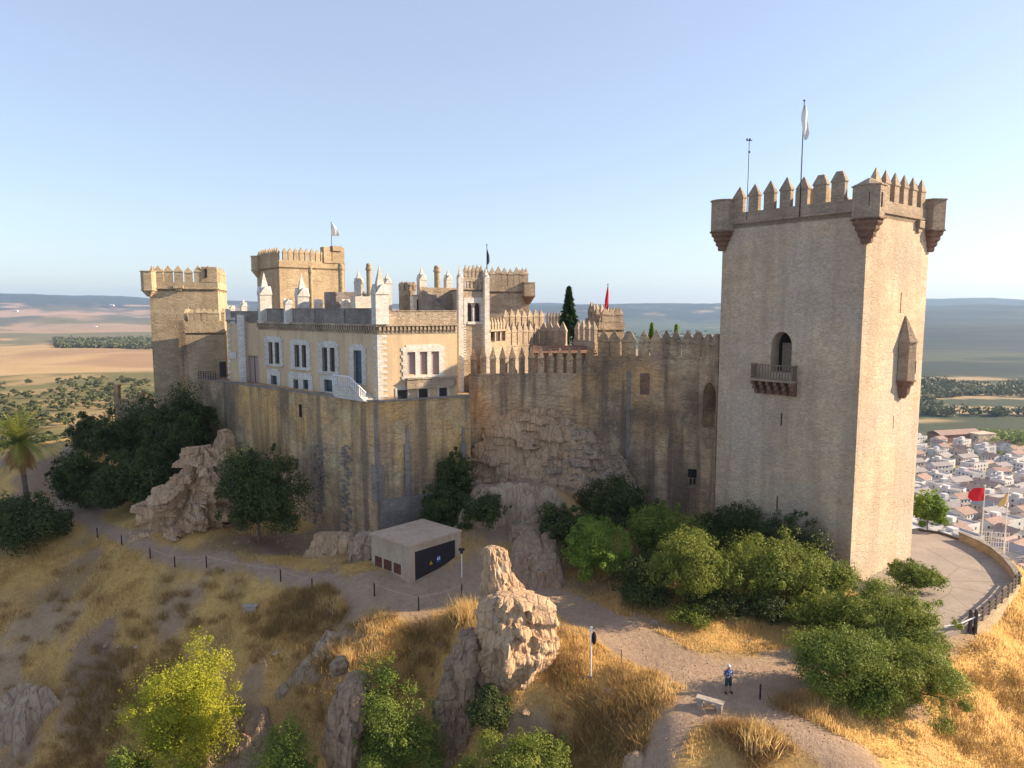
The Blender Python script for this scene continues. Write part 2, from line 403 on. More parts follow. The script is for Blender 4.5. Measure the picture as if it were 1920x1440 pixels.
def far_h(x, y):
    D = np.maximum(np.hypot(x,y),120); t = x/np.maximum(y,1)
    ds, L, Mi, Rr = far_tab(t); lg = np.log(D)
    l = np.interp(lg,ds,L); m = np.interp(lg,ds,Mi); r = np.interp(lg,ds,Rr)
    wl_ = sstep(-.25,-.45,t); wr = sstep(.25,.5,t)
    z = l*wl_ + r*wr + m*(1-wl_-wr)
    far = sstep(3500,8500,D)
    z = z + far*((fbm(x/1900+3,y/1900+1,4)-.5)*170 + (fbm(x/500,y/500,3)-.5)*50)
    midr = sstep(250,1500,D)*(1-far)
    z = z + midr*(fbm(x/420+5,y/420+2,4)-.5)*np.where(t<-.3,26,12)
    z = z + sstep(5500,8500,D)*wr*((fbm(x/1500+40,y/2500+3,3)-.5)*190)
    lw = sstep(2500,5200,D)*(1-sstep(5200,7500,D))*wl_
    z = z + lw*(fbm(x/700+9,y/700,3)-.35)*110
    rw = sstep(1900,4000,D)*wr*(1-far*.6)
    z = z + rw*(fbm(x/800+2,y/800+7,4)-.5)*70
    return z
for px,d in ((470,79.6),(520,76.7),(570,73.8),(620,71.2),(660,68.9),(700,66.6),(730,66.6),(790,67.8),(840,69)):
    v = at(px,900,d); raw.append((v.x+.5,v.y-1.6,.1)); raw.append((v.x+2.5,v.y+6,3.0))
raw += [(28,55.6,0),(26.6,57.3,0),(24.6,59.8,.1),(22.2,62.6,.2),(29.8,57.4,0),(31.5,58.6,0),(27.5,54,0),(25,56.5,.1)]
ring = []
for k in range(26):
    a = R(-20+220*k/25); x, y = 215*math.cos(a), 215*math.sin(a)
    if y > 20: ring.append((x, y, float(far_h(np.array([x]),np.array([y]))[0])))
for x, y, z in [(-150,60,-25),(-150,20,-40),(-100,10,-40),(0,5,-25),(60,5,-20),(100,40,-45),(150,30,-60)]: ring.append((x,y,z))
PTS = np.array([tuple(c) for c in ctrl]+raw+ring)
def _phi(r): return np.sqrt(r*r+2.0)
_A = _phi(np.hypot(PTS[:,None,0]-PTS[None,:,0], PTS[:,None,1]-PTS[None,:,1])); n_ = len(PTS)
_Pm = np.column_stack([np.ones(n_), PTS[:,0], PTS[:,1]])
_S = np.block([[_A - np.eye(n_)*.15, _Pm],[_Pm.T, np.zeros((3,3))]])
_c = np.linalg.solve(_S, np.concatenate([PTS[:,2], np.zeros(3)]))
# trodden ways (polyline, half width)
ways = [([at_z(*p) for p in [(130,835,4.2),(118,890,2.2),(112,945,0),(180,985,0),(260,1015,0),(380,1045,0),(500,1068,0),(600,1085,0),(700,1115,0)]], .75),
        ([at_z(*p) for p in [(690,1108,0),(780,1118,0),(860,1100,0),(950,1100,.1),(1040,1125,.1),(1120,1165,.1),(1220,1215,.1),(1300,1260,0),(1380,1290,0)]], 2.0),
        ([at_z(*p) for p in [(1380,1280,0),(1470,1260,0),(1600,1240,0),(1700,1200,0),(1790,1150,0)]], 2.2),
        ([at_z(*p) for p in [(1330,1310,0),(1270,1350,-.3),(1240,1400,-.9),(1220,1440,-1.5),(1190,1500,-2.2)]], 1.15),
        ([at_z(*p) for p in [(1400,1320,0),(1500,1370,-.2),(1600,1420,-.5),(1660,1480,-.8)]], 1.3)]
bare = [(*at_z(1380,1290,0)[:2],4.2),(*at_z(800,1095,0)[:2],3.6),(*at_z(1000,1430,-4)[:2],2.2),(*at_z(470,1310,-6)[:2],3.0),(*at_z(420,1410,-9)[:2],3.2),
        (*at_z(60,1190,-6.5)[:2],4.),(*at_z(10,1320,-11)[:2],4.),(*at_z(1000,1070,1)[:2],5.),(*at_z(960,950,5)[:2],6.),(*at_z(640,1200,-3)[:2],3.5),(*at_z(330,1170,-4.5)[:2],2.6),(*at_z(1200,1180,.3)[:2],3.)]
def way_dist(x, y):
    best = np.full(np.shape(x), 1e9)
    for pl, hw in ways:
        for a, b in zip(pl[:-1], pl[1:]):
            dx, dy = b.x-a.x, b.y-a.y; t = np.clip(((x-a.x)*dx+(y-a.y)*dy)/(dx*dx+dy*dy),0,1)
            best = np.minimum(best, np.hypot(x-a.x-t*dx, y-a.y-t*dy)-hw)
    return best
def near_h(x, y):
    sh = np.shape(x); x = np.ravel(x); y = np.ravel(y); out = np.empty(len(x))
    for i in range(0, len(x), 20000):
        xs, ys = x[i:i+20000], y[i:i+20000]
        K = _phi(np.hypot(xs[:,None]-PTS[None,:,0], ys[:,None]-PTS[None,:,1]))
        out[i:i+20000] = K@_c[:n_] + _c[n_] + _c[n_+1]*xs + _c[n_+2]*ys
    return out.reshape(sh)
PLAT = [at_z(*p) for p in [(1590,1110,0),(1640,1000,0),(1725,990,0),(1800,1012,0),(1862,1043,0),(1893,1072,0),(1908,1095,0),(1880,1130,0),(1825,1176,0),(1770,1190,0),(1690,1160,0)]]
def in_poly(x, y, poly):
    r = np.zeros(np.shape(x), bool); n = len(poly)
    for i in range(n):
        a, b = poly[i], poly[(i+1)%n]
        c = ((a.y > y) != (b.y > y)) & (x < (b.x-a.x)*(y-a.y)/((b.y-a.y) if b.y != a.y else 1e-9)+a.x)
        r ^= c
    return r
def height(x, y):
    x = np.asarray(x, float); y = np.asarray(y, float)
    D = np.hypot(x,y); b = sstep(105,210,D)
    z = far_h(x,y)*b
    nr = D < 215
    if np.any(nr):
        zn = near_h(x[nr], y[nr]); wd = way_dist(x[nr], y[nr]); rough = sstep(-.3,1.6,wd)
        zn = zn + rough*((fbm(x[nr]/5,y[nr]/5,4)-.5)*1.1 + (fbm(x[nr]/1.2,y[nr]/1.2,3)-.5)*.28)
        zn = np.where(in_poly(x[nr],y[nr],PLAT), np.minimum(zn,-.05), zn)
        z[nr] = z[nr] + zn*(1-b[nr])
    return z
def gz(x, y): return float(height(np.array([x]), np.array([y]))[0])
def masks(x, y):
    """path (bare soil) and dry-grass cover"""
    wd = way_dist(x,y); nz = fbm(x/2.2,y/2.2,4)-.5
    path = sstep(.4,-.4,wd+nz*1.2)
    br = np.zeros(np.shape(x))
    for bx, by, r in bare: br = np.maximum(br, sstep(1.15,.65,np.hypot(x-bx,y-by)/r + nz*1.1))
    path = np.maximum(path, br*.6*sstep(.3,.5,fbm(x/3+50,y/3,3)))
    g = sstep(.30,.46,fbm(x/6+4,y/6+8,4)+ .12*sstep(15,30,x))*(1-path)
    return path, g
NA, NR = 460, 470
ang = np.linspace(R(-50), R(50), NA); rad = 8*np.exp(np.linspace(0,1,NR)**.92*np.log(12500/8))
AA, RR = np.meshgrid(ang, rad)
GX = (RR*np.sin(AA)).ravel(); GY = (RR*np.cos(AA)).ravel(); GZ = height(GX, GY)
idx = (np.arange(NR-1)[:,None]*NA + np.arange(NA-1)[None,:]).ravel()
quads = np.stack([idx, idx+1, idx+NA+1, idx+NA], 1)[:, ::-1]
# real ground colours: soil, straw, olive land, stubble fields, scrub hills
D_ = np.hypot(GX,GY); T_ = GX/np.maximum(GY,1)
pm, gm = masks(GX,GY)
def lerp(a, b, t): return a*(1-t[:,None])+np.array(b)[None,:]*t[:,None]
soil = np.tile(np.array([.40,.27,.185]), (len(GX),1)); soilv = fbm(GX/3,GY/3,4)
near = lerp(soil, (.34,.225,.15), sstep(.4,.65,soilv))
near = lerp(near, (.70,.45,.145), gm*.9); near = lerp(near, (.45,.32,.225), pm)
near = lerp(near, (.40,.26,.11), sstep(.55,.75,fbm(GX/4+30,GY/4+3,4))*(1-pm)*.8)
near = lerp(near, (.31,.225,.19), sstep(60,63,GY)*sstep(12,-2,GX)*sstep(-8,0,GX)*.8)
p1 = fbm(GX/60,GY/60,4); p2 = fbm(GX/260+4,GY/260+7,4); p3 = fbm(GX/900+1,GY/500+2,4)
left = lerp(np.tile(np.array([.42,.30,.14]),(len(GX),1)), (.20,.18,.065), sstep(.38,.6,p1))
bnd = D_*(1+.55*(p2-.5)+.12*(p1-.5))
fld = lerp(np.tile(np.array([.56,.385,.20]),(len(GX),1)), (.42,.27,.15), sstep(.5,.7,p2))
left = left*(1-sstep(860,900,bnd))[:,None]+fld*sstep(860,900,bnd)[:,None]
g3 = lerp(np.tile(np.array([.22,.20,.11]),(len(GX),1)), (.46,.32,.22), sstep(.5,.58,p3))
s_ = sstep(2300,2450,bnd); left = left*(1-s_)[:,None]+g3*s_[:,None]
pk = lerp(np.tile(np.array([.54,.36,.26]),(len(GX),1)), (.16,.16,.12), sstep(.42,.56,fbm(GX/500,GY/800,4)))
s_ = sstep(4200,4700,bnd); left = left*(1-s_)[:,None]+pk*s_[:,None]
left = lerp(left, (.07,.085,.08), sstep(6500,7500,bnd))
right = lerp(np.tile(np.array([.34,.28,.22]),(len(GX),1)), (.14,.15,.06), sstep(.45,.6,p1))
s_ = sstep(760,800,bnd); r2 = lerp(np.tile(np.array([.065,.08,.038]),(len(GX),1)), (.5,.36,.2), sstep(.5,.56,fbm(GX/500,GY/90,3)))
right = right*(1-s_)[:,None]+r2*s_[:,None]
s_ = sstep(1350,1500,bnd); r3 = lerp(np.tile(np.array([.038,.052,.035]),(len(GX),1)), (.10,.11,.07), sstep(.5,.62,fbm(GX/900+7,GY/160,4)))
right = right*(1-s_)[:,None]+r3*s_[:,None]
s_ = sstep(2300,3300,bnd); r4 = lerp(np.tile(np.array([.03,.04,.03]),(len(GX),1)), (.05,.058,.042), sstep(.45,.65,fbm(GX/250,GY/250,4)))
right = right*(1-s_)[:,None]+r4*s_[:,None]
mid = lerp(np.tile(np.array([.09,.115,.07]),(len(GX),1)), (.40,.30,.2), sstep(.52,.6,fbm(GX/1500+3,GY/420,4)))
mid = lerp(mid, (.035,.045,.035), sstep(6200,7000,bnd))
a = sstep(-.25,-.42,T_)[:,None]; b = sstep(.3,.42,T_)[:,None]
farc = left*a + right*b + mid*(1-a-b)
nb = sstep(110,170,D_)[:,None]; colr = near*(1-nb)+farc*nb
ground = fast_mesh('ground', np.stack([GX,GY,GZ],1), quads, [], smooth=True)
ca = ground.data.color_attributes.new('soil', 'FLOAT_COLOR', 'POINT')
ca.data.foreach_set('color', np.column_stack([colr, pm]).astype(np.float32).ravel())
t = NT('hill_ground'); c0 = t.attr('soil'); p = t.pos()
f1 = t.noise(p, 2.2, 6, .75); f2 = t.noise(p, .35, 6, .7); f3 = t.noise(t.pos((1,1,1)), .012, 6, .7)
f0 = t.noise(p, 9., 4, .8); c0 = t.mix(t.rng(f0,.42,.6,.45,0), c0, t.mix(1., c0, (.5,.46,.43), 'MULTIPLY'))
c1 = t.mix(t.rng(f1,.35,.62,.55,0), c0, t.mix(1., c0, (.6,.56,.52), 'MULTIPLY'))
c1 = t.mix(t.rng(f2,.5,.66,0,.35), c1, t.mix(1., c0, (.55,.50,.45), 'MULTIPLY'))
c1 = t.mix(t.rng(f3,.45,.65,0,.4), c1, t.mix(1., c0, (.6,.62,.5), 'MULTIPLY'))
t.base(c1); t.bump(t.math('ADD', f1, t.math('MULTIPLY', f2, .6)), .8, .16)
ground.data.materials.append(t.mat); tag(ground, 'dry hill and hazy plain around the castle', 'ground', kind='structure')
# paved terrace behind the keep
mb = MB(); mb.prism([(p.x,p.y) for p in PLAT], -.4, .02)
t = NT('terrace_paving'); n1 = t.noise(t.pos(), .35, 6, .65); n2 = t.noise(t.pos(), 3, 5)
cx = t.mix(t.rng(n1,.35,.65), (.36,.30,.25), (.28,.235,.20)); cx = t.mix(t.rng(n2,.4,.65,0,.35), cx, (.2,.165,.14))
ck = t.vor(t.pos(), .16, 'DISTANCE_TO_EDGE'); cx = t.mix(t.rng(ck,0,.012,.5,0), cx, (.12,.1,.085))
t.base(cx); t.bump(n2, .3, .03)
tag(mb.build('pavement', t.mat), 'pale paved terrace behind the keep', 'pavement', kind='structure')
# ------------------------------------------------------------------ castle
def merlon_mesh(w_, d_, hb, hc, m, ov=.06, blunt=0.0):
    mb = MB(); mb.box((0,0,-.02), (w_,d_,hb+.02))
    a, b = w_/2+ov, d_/2+ov; c, e = a*blunt, b*blunt
    mb.add([(-a,-b,hb),(a,-b,hb),(a,b,hb),(-a,b,hb)], [(3,2,1,0)]); n = len(mb.v)-4
    z = hb+.1
    mb.add([(-a,-b,hb),(a,-b,hb),(a,b,hb),(-a,b,hb),(-a,-b,z),(a,-b,z),(a,b,z),(-a,b,z)], [(0,1,5,4),(1,2,6,5),(2,3,7,6),(3,0,4,7)])
    c = max(c,.03); e = max(e,.03)
    mb.add([(-a,-b,z),(a,-b,z),(a,b,z),(-a,b,z),(-c,-e,hc),(c,-e,hc),(c,e,hc),(-c,e,hc)], [(0,1,5,4),(1,2,6,5),(2,3,7,6),(3,0,4,7),(4,5,6,7)])
    me = bpy.data.meshes.new('merlon'); me.from_pydata(mb.v, [], mb.f); me.materials.append(m); me.update(); return me
rnd = random.Random(5)
def merlons(parent, mesh, A, B, z, n, skip=(), z2=None, jitter=.06):
    A, B = Vector((A[0],A[1])), Vector((B[0],B[1])); d = B-A; rz = math.atan2(d.y,d.x)
    for i in range(n):
        if i in skip: continue
        t_ = (i+.5)/n; p_ = A+d*t_; zz = z if z2 is None else z+(z2-z)*t_
        s_ = 1+rnd.uniform(-jitter,jitter)
        place(mesh, 'merlon', (p_.x,p_.y,zz), rz, parent, (1+rnd.uniform(-jitter,jitter),1,s_))
def quad_from(A, B, depth):
    """rectangle behind facade A-B"""
    f = Facade(A,B); n = -f.n*depth
    return [tuple(f.A), tuple(f.B), tuple(f.B+n), tuple(f.A+n)]
def corner_turret(parent, c, r, z0, z1, zc, m, mc, rz=0, n=8, cap=False, slits=()):
    """bartizan: prism on a stepped brick corbel"""
    o = MB(); o.lathe((c[0],c[1],0), [(r,z0),(r,z1-.12),(r+.1,z1-.1),(r+.1,z1)], n, rz=rz)
    if cap: o.lathe((c[0],c[1],0), [(r+.02,z1),(.15,z1+.55)], n, rz=rz)
    for a in slits:
        x, y = c[0]+r*.93*math.cos(a), c[1]+r*.93*math.sin(a); o.box((x,y,z0+.9), (.12,.12,1.1), a, 1)
    t_ = o.build('turret', [m, M['dark']], parent)
    k = MB(); steps = []; N = 4
    for i in range(N):
        za = zc+(z0-zc)*i/N; zb = zc+(z0-zc)*(i+1)/N; ra = r*(.28+.72*(i+.6)/N)
        steps += [(ra*.86, za),(ra, za+(zb-za)*.35),(ra, zb)]
    steps += [(r+.09, z0),(r+.09, z0+.12)]
    k.lathe((c[0],c[1],0), steps, n, rz=rz)
    k.build('corbel', mc, t_)
    return t_

# ---- the keep
KF = col(1625,57,450); KL = col(1348,67,450); KR = col(1755,64,450)
KF, KL, KR = Vector(KF), Vector(KL), Vector(KR)
# square it up
dl = (KL-KF); dr = (KR-KF); mean = (math.atan2(dl.y,dl.x)-math.pi/2+math.atan2(dr.y,dr.x))/2
ur = Vector((math.cos(mean),math.sin(mean))); ul = Vector((-ur.y,ur.x))
KL = KF+ul*dl.dot(ul); KR = KF+ur*dr.dot(ur); KB = KL+KR-KF
keep = empty('keep', (KF.x,KF.y,-.5), 'tallest square stone tower at the right, with corner turrets, a balcony and a tall flagpole', 'tower')
FL = Facade(KL,KF); FR = Facade(KF,KR); FB2 = Facade(KR,KB,True); FB1 = Facade(KB,KL,True)
if FB2.n.dot(KF-KR) > 0: FB2.n = -FB2.n
if FB1.n.dot(KF-KL) > 0: FB1.n = -FB1.n
ZS = 30.75; ZP = 31.75
b = MB()
# gothic doorway and arrow slits are cut through the walls
sa, _ = FL.pt(1446,650); sb, _ = FL.pt(1485,650); za = FL.pt(1466,686)[1]; zt = FL.pt(1466,622)[1]; zs = FL.pt(1466,648)[1]
def slit(F, x, y0, y1, w_=.16):
    s_, _ = F.pt(x,(y0+y1)/2); return (rect(s_-w_/2,s_+w_/2,F.pt(x,y1)[1],F.pt(x,y0)[1]), .6)
FL.panel(b, 0, FL.L, -3, ZS, [(arch(sa,sb,za-.6,zs,zt), 1.3), slit(FL,1465,774,799), slit(FL,1457,930,956)], 0, 0, 1)
FR.panel(b, 0, FR.L, -3, ZS, [slit(FR,1689,549,587,.2), slit(FR,1675,780,806,.14)], 0, 0, 1)
for F in (FB1,FB2): F.panel(b, 0, F.L, -3, ZS, [])
b.prism([tuple(KF),tuple(KR),tuple(KB),tuple(KL)], ZS-.4, ZS-.02)
body = b.build('wall', [M['keep'], M['dark']], keep)
# door leaf standing back in the archway
d = MB(); FL.box(d, sa+.45, sb-.35, za-.55, zs+.2, -1.25, -1.1); d.build('door', M['wood'], keep)
p_ = MB()
for F, a0, a1 in ((FL,-.15,.15),(FR,-.15,.15),(FB1,-.15,.15),(FB2,-.15,.15)):
    F.box(p_, -.0, F.L+.0, ZS, ZS+.16, -.45, .16); F.box(p_, 0, F.L, ZS+.16, ZP, -.42, .06)
par = p_.build('parapet', M['keep_trim'], keep)
mk = merlon_mesh(1.0, .45, 1.35, 2.45, M['keep_trim'], .06); mk2 = merlon_mesh(1.12, .46, 1.45, 2.3, M['keep_trim'], .06, .42)
fl0 = FL.P(1.0,0,-.18); fl1 = FL.P(FL.L-1.0,0,-.18)
for i in range(7):
    q = FL.P(1.35+i*(FL.L-2.5)/7.0+.2, ZP, -.18); place(mk2 if i in (5,6) else mk, 'merlon', q, FL.rz, keep, (1,1,.95+.03*i%.1))
for i in range(6):
    q = FR.P(1.35+i*1.72, ZP, -.18); place(mk, 'merlon', q, FR.rz, keep, (.86,1,1.0))
for F in (FB2,):
    for i in range(6):
        q = F.P(1.3+i*(F.L-2.6)/5, ZP, -.18); place(mk, 'merlon', q, F.rz, keep)
zt1 = hgt(345,57)
corner_turret(keep, KF, 1.18, hgt(415,57)+.1, zt1-.1, hgt(456,57), M['keep_trim'], M['brick'], mean+R(22.5), 8, True, (mean+R(-100),mean+R(-155)))
corner_turret(keep, KL, 1.12, hgt(436,67), hgt(375,67), hgt(470,67), M['keep_trim'], M['brick'], mean, 12)
corner_turret(keep, KR, 1.2, hgt(434,64), hgt(374,64), hgt(472,64), M['keep_trim'], M['brick'], mean+R(30), 6)
corner_turret(keep, KB, 1.35, 30, 33, 28, M['keep_trim'], M['brick'], mean, 8)
# machicolation stub beside the right turret
s_, z_ = FR.pt(1722,420); k = MB(); FR.box(k, s_-.5, s_+.5, z_-.35, z_+.25, 0, .35); FR.box(k, s_-.35, s_+.35, z_-.7, z_-.35, 0, .2); k.build('corbel', M['keep_trim'], keep)
# stair cap on the roof
k = MB(); c_ = KF+ul*6+ur*3.2; k.box((c_.x,c_.y,ZS), (2.6,2.6,2.6), mean); k.build('stair_head', M['tower'], keep)
# balcony on the shaded face
s0, _ = FL.pt(1417,706); s1, _ = FL.pt(1497,706); zb = FL.pt(1457,712)[1]; zr = FL.pt(1457,683)[1]; zc = FL.pt(1457,740)[1]
bal = MB(); FL.box(bal, s0, s1, zb-.12, zb+.06, 0, 1.05); balo = bal.build('balcony', M['keep_trim'], keep)
r_ = MB(); FL.box(r_, s0+.08, s1-.08, zr-.08, zr, .9, 1.0); FL.box(r_, s0+.08, s1-.08, zb+.06, zb+.16, .9, 1.0)
FL.box(r_, s0+.08, s0+.16, zr-.08, zr, 0, .9); FL.box(r_, s1-.16, s1-.08, zr-.08, zr, 0, .9)
n = 15
for i in range(n):
    a_ = s0+.1+(s1-s0-.26)*i/(n-1); FL.box(r_, a_, a_+.07, zb+.16, zr-.08, .92, .98)
for s__ in (s0+.08, s1-.16):
    for i in range(4): FL.box(r_, s__, s__+.08, zb+.06, zr-.08, .1+i*.2, .17+i*.2)
r_.build('balustrade', M['wood'], balo)
c_ = MB()
for i in range(6):
    a_ = s0+.1+(s1-s0-.5)*i/5
    for o1, zz0, zz1 in ((.35,zc,zc+(zb-zc)*.33),(.65,zc+(zb-zc)*.33,zc+(zb-zc)*.66),(.95,zc+(zb-zc)*.66,zb-.12)): FL.box(c_, a_, a_+.3, zz0, zz1, 0, o1)
FL.box(c_, s0+.1, s1-.1, zc, zb-.12, 0, .12)
c_.build('corbel', M['brick'], balo)
# spired oriel on the sunny face
s0, _ = FR.pt(1668,690); s1, _ = FR.pt(1714,690); sc_ = (s0+s1)/2; r0 = 1.02
zb = FR.pt(1690,712)[1]; ze = FR.pt(1690,642)[1]; zt = FR.pt(1690,592)[1]; zc = FR.pt(1690,746)[1]
c2 = FR.P(sc_, 0, .05)
o = MB(); a0 = FR.rz-math.pi; o.lathe((c2[0],c2[1],0), [(r0,zb),(r0,ze)], 4, 0, 0, a0, a0+math.pi); o.lathe((c2[0],c2[1],0), [(r0+.12,ze),(r0+.12,ze+.12)], 4, 0, 0, a0, a0+math.pi)
aa = a0+math.pi*.62; o.box((c2[0]+r0*.93*math.cos(aa), c2[1]+r0*.93*math.sin(aa), zb+.6), (.1,.1,1.1), aa, 1)
ori = o.build('oriel', [M['keep_trim'], M['dark']], keep)
o = MB(); o.lathe((c2[0],c2[1],0), [(r0+.05,ze+.12),(.04,zt)], 4, 0, 0, a0, a0+math.pi); o.build('spire', M['keep_trim'], ori)
o = MB(); o.lathe((c2[0],c2[1],0), [(r0*.35,zc),(r0*.5,zc+.35),(r0*.62,zc+.4),(r0*.72,zb-.5),(r0*.88,zb-.45),(r0*.95,zb-.12),(r0+.1,zb-.1),(r0+.1,zb)], 6, 0, 0, a0, a0+math.pi); o.build('corbel', M['brick'], ori)

# ---- generic square tower seen on one or two faces
def tower(name, A, B, depth, z0, zpar, label, m, nm, mmesh, cat='tower', holes=(), string=True, extra=None, C=None, nm2=0, parh=.95):
    """A-B is the lit face; C (optional) ends the left face from A"""
    f = Facade(A,B); root = empty(name, (f.A.x,f.A.y,z0), label, cat)
    back = [Vector(B)-f.n*depth, Vector(A)-f.n*depth]
    mb = MB(); f.panel(mb, 0, f.L, z0, zpar-parh, list(holes), 0, 0, 1)
    lf = Facade(A, back[1], True); rf = Facade(B, back[0], True); bf = Facade(back[1], back[0], True)
    for F, q in ((lf,f.B),(rf,f.A),(bf,f.A)):
        if F.n.dot(q-F.A) > 0: F.n = -F.n
        F.panel(mb, 0, F.L, z0, zpar-parh, [])
    mb.prism([tuple(f.A),tuple(f.B),tuple(back[0]),tuple(back[1])], zpar-parh-.3, zpar-parh-.02)
    mb.build('wall', [m, M['dark']], root)
    pb = MB()
    for F in (f,lf,rf,bf):
        F.box(pb, 0, F.L, zpar-parh, zpar-parh+.18, -.4, .14); F.box(pb, 0, F.L, zpar-parh+.18, zpar, -.36, .05)
    pb.build('parapet', m, root)
    if mmesh:
        w_ = .55
        for F, n in ((f,nm),(lf,nm2 or nm),(rf,nm2 or nm)):
            a_ = F.P(w_,0,-.16); b_ = F.P(F.L-w_,0,-.16); merlons(root, mmesh, a_[:2], b_[:2], zpar, n)
    return root, f, lf

mt = merlon_mesh(.95,.42,1.25,2.1,M['tower'],.05)
# left square tower
A = col(288,95); B = col(415,97.2)
T1, F1, _ = tower('square_tower', A, B, 9.5, 6, hgt(528,95), 'sunlit square tower at the far left end of the castle, without a flag', M['tower'], 6, mt, nm2=6)
cA = Vector(A); corner_turret(T1, cA, .95, hgt(545,95), hgt(508,95), hgt(556,95), M['tower'], M['tower'], .3, 6)
k = MB(); q = F1.P(F1.L-1.0,0,-.2); k.box((q[0],q[1],hgt(528,96)), (2.0,.6,2.0), F1.rz); k.box((q[0]-.3,q[1]-.35,hgt(520,96)), (.25,.25,1.2), F1.rz, 1); k.build('bartizan', [M['tower'],M['dark']], T1)
k = MB(); s_, z_ = F1.pt(335,538); F1.box(k, s_-.6, s_+.6, z_-.2, z_+.15, 0, .5); F1.box(k, s_-.35, s_+.35, z_-.5, z_-.2, 0, .3); k.build('corbel', M['tower'], T1)
# low front tower in front of it
mt3 = merlon_mesh(.85,.4,1.0,1.65,M['tower'],.04)
A = col(350,89.5); B = col(424,91)
T2, F2, L2 = tower('gate_tower', A, B, 6, 6, hgt(603,90), 'low crenellated tower in front of the far left tower, touched by merlon shadows', M['tower'], 5, mt3, parh=1.4)
k = MB(); q = L2.P(.5,0,.3); k.box((q[0],q[1],8), (1.2,.8,hgt(600,90)-8), L2.rz); k.build('buttress', M['wall'], T2)
# dark shuttered opening and grille at its foot
k = MB(); F2.pxbox(k, 412,678,424,706, .02, .12); k.build('doorway', M['shutter_dark'], T2)
# second, taller tower behind the palace with flag
mt2 = merlon_mesh(.7,.38,1.15,2.05,M['tower'],.05)
A = col(530,113); B = col(651,120)
T3, F3, L3 = tower('flag_tower', A, B, 10, 8, hgt(487,113), 'broad tower flying a small white flag behind the palace, second from the left', M['tower'], 11, mt2, nm2=11, parh=1.1)
q = L3.P(9.3,0,0)
corner_turret(T3, Vector(q[:2]), 1.1, hgt(508,120), hgt(480,120), hgt(520,120), M['tower'], M['tower'], .2, 8)
k = MB(); q = F3.P(F3.L-1.9,0,-.5); k.box((q[0],q[1],hgt(490,114)), (3.6,1.4,2.6), F3.rz); k.box((q[0]+.6,q[1],hgt(466,114)), (1.6,1.2,.8), F3.rz); k.build('stair_head', M['tower'], T3)
# tower right of the palace pavilion with corner turret
A = col(900,103); B = col(992,105)
T4, F4, _ = tower('courtyard_tower', A, B, 8, 8, hgt(534,104), 'tan tower with a square corner turret rising right behind the white pavilion', M['inner'], 7, merlon_mesh(.85,.4,1.5,2.5,M['inner'],.05), nm2=6)
q = F4.P(F4.L-.2,0,.1)
corner_turret(T4, Vector(q[:2]), 1.15, hgt(556,104), hgt(529,104), hgt(570,104), M['inner'], M['brick'], F4.rz+R(45), 4)

# ---- flags and masts
def flag(px, base_py, top_py, Y, cloth, fl, label, pole=None, r=.06, cat='flag', name='flag', shape=None, z0=None, group=None):
    b_ = at(px, base_py, Y); t_ = at(px, top_py, Y); 
    if z0 is not None: b_.z = z0
    root = empty(name, tuple(b_), label, cat, group)
    mb = MB(); mb.tube([b_, (b_.x, Y, t_.z)], [r, r*.6], 8); mb.lathe((b_.x,Y,t_.z), [(r*.9,0),(r*1.6,r),(r*.9,r*2.2)], 8)
    mb.build('pole', pole or M['metal'], root)
    if fl:
        pts, th = shape, .02     # outline in metres relative to the pole top, as rows (z, x0, x1)
        vs = []; fs = []; nx = 6
        for side in (0,1):
            for j,(z_,x0,x1) in enumerate(pts):
                for i in range(nx+1):
                    u = i/nx; x = x0+(x1-x0)*u
                    wv = math.sin(u*7+j*.8)*.13*u+math.sin(u*3+j*1.3)*.08
                    vs.append((b_.x+x, Y+wv+(th if side else 0)-r-.03, t_.z+z_))
        m_ = (nx+1)*len(pts)
        for j in range(len(pts)-1):
            for i in range(nx):
                a_ = j*(nx+1)+i; fs.append((a_,a_+1,a_+nx+2,a_+nx+1)); fs.append((m_+a_,m_+a_+nx+1,m_+a_+nx+2,m_+a_+1))
        e = MB(); e.sm = True; e.add(vs, fs); e.build('cloth', cloth, root)
    return root
flag(1502,335,190,61,M['flagwhite'],1,'tall flagpole with a ragged white flag hanging on top of the keep',shape=[(-.3,-.02,.12),(-.9,-.18,.28),(-1.5,-.22,.3),(-2.1,-.1,.42),(-2.6,-.05,.5),(-3.1,.12,.3)],z0=ZS)
m1 = empty('antenna_mast', tuple(at(1404,350,63)), 'thin antenna mast with small sensors on the keep roof', 'antenna'); m1.location.z = ZS; ORG[m1.name] = Vector(m1.location)
mb = MB(); tp = at(1405,263,63); mb.tube([(tp.x,63,ZS),(tp.x,63,tp.z)], [.035,.025], 6); mb.build('pole', M['metal'], m1)
mb = MB(); mb.box((tp.x,63,tp.z-.05),(.5,.05,.06)); mb.box((tp.x-.2,63,tp.z),(.1,.1,.14)); mb.box((tp.x+.03,63,tp.z),(.14,.1,.14)); mb.box((tp.x+.03,63,tp.z-1.05),(.14,.1,.14)); mb.build('sensor', M['metal'], m1)
flag(622,462,418,113,M['flagwhite'],1,'small white flag on the broad tower behind the palace',shape=[(-.05,0,.2),(-.6,0,.7),(-1.2,.0,1.0),(-1.7,0,1.2),(-2.0,.1,1.25)],z0=hgt(490,114))
flag(913,505,460,72.5,M['flagdark'],1,'slim pole with a furled dark flag on the white pavilion',shape=[(-.4,0,.05),(-1.0,.02,.25),(-1.6,.03,.28),(-1.9,.05,.15)],r=.05)

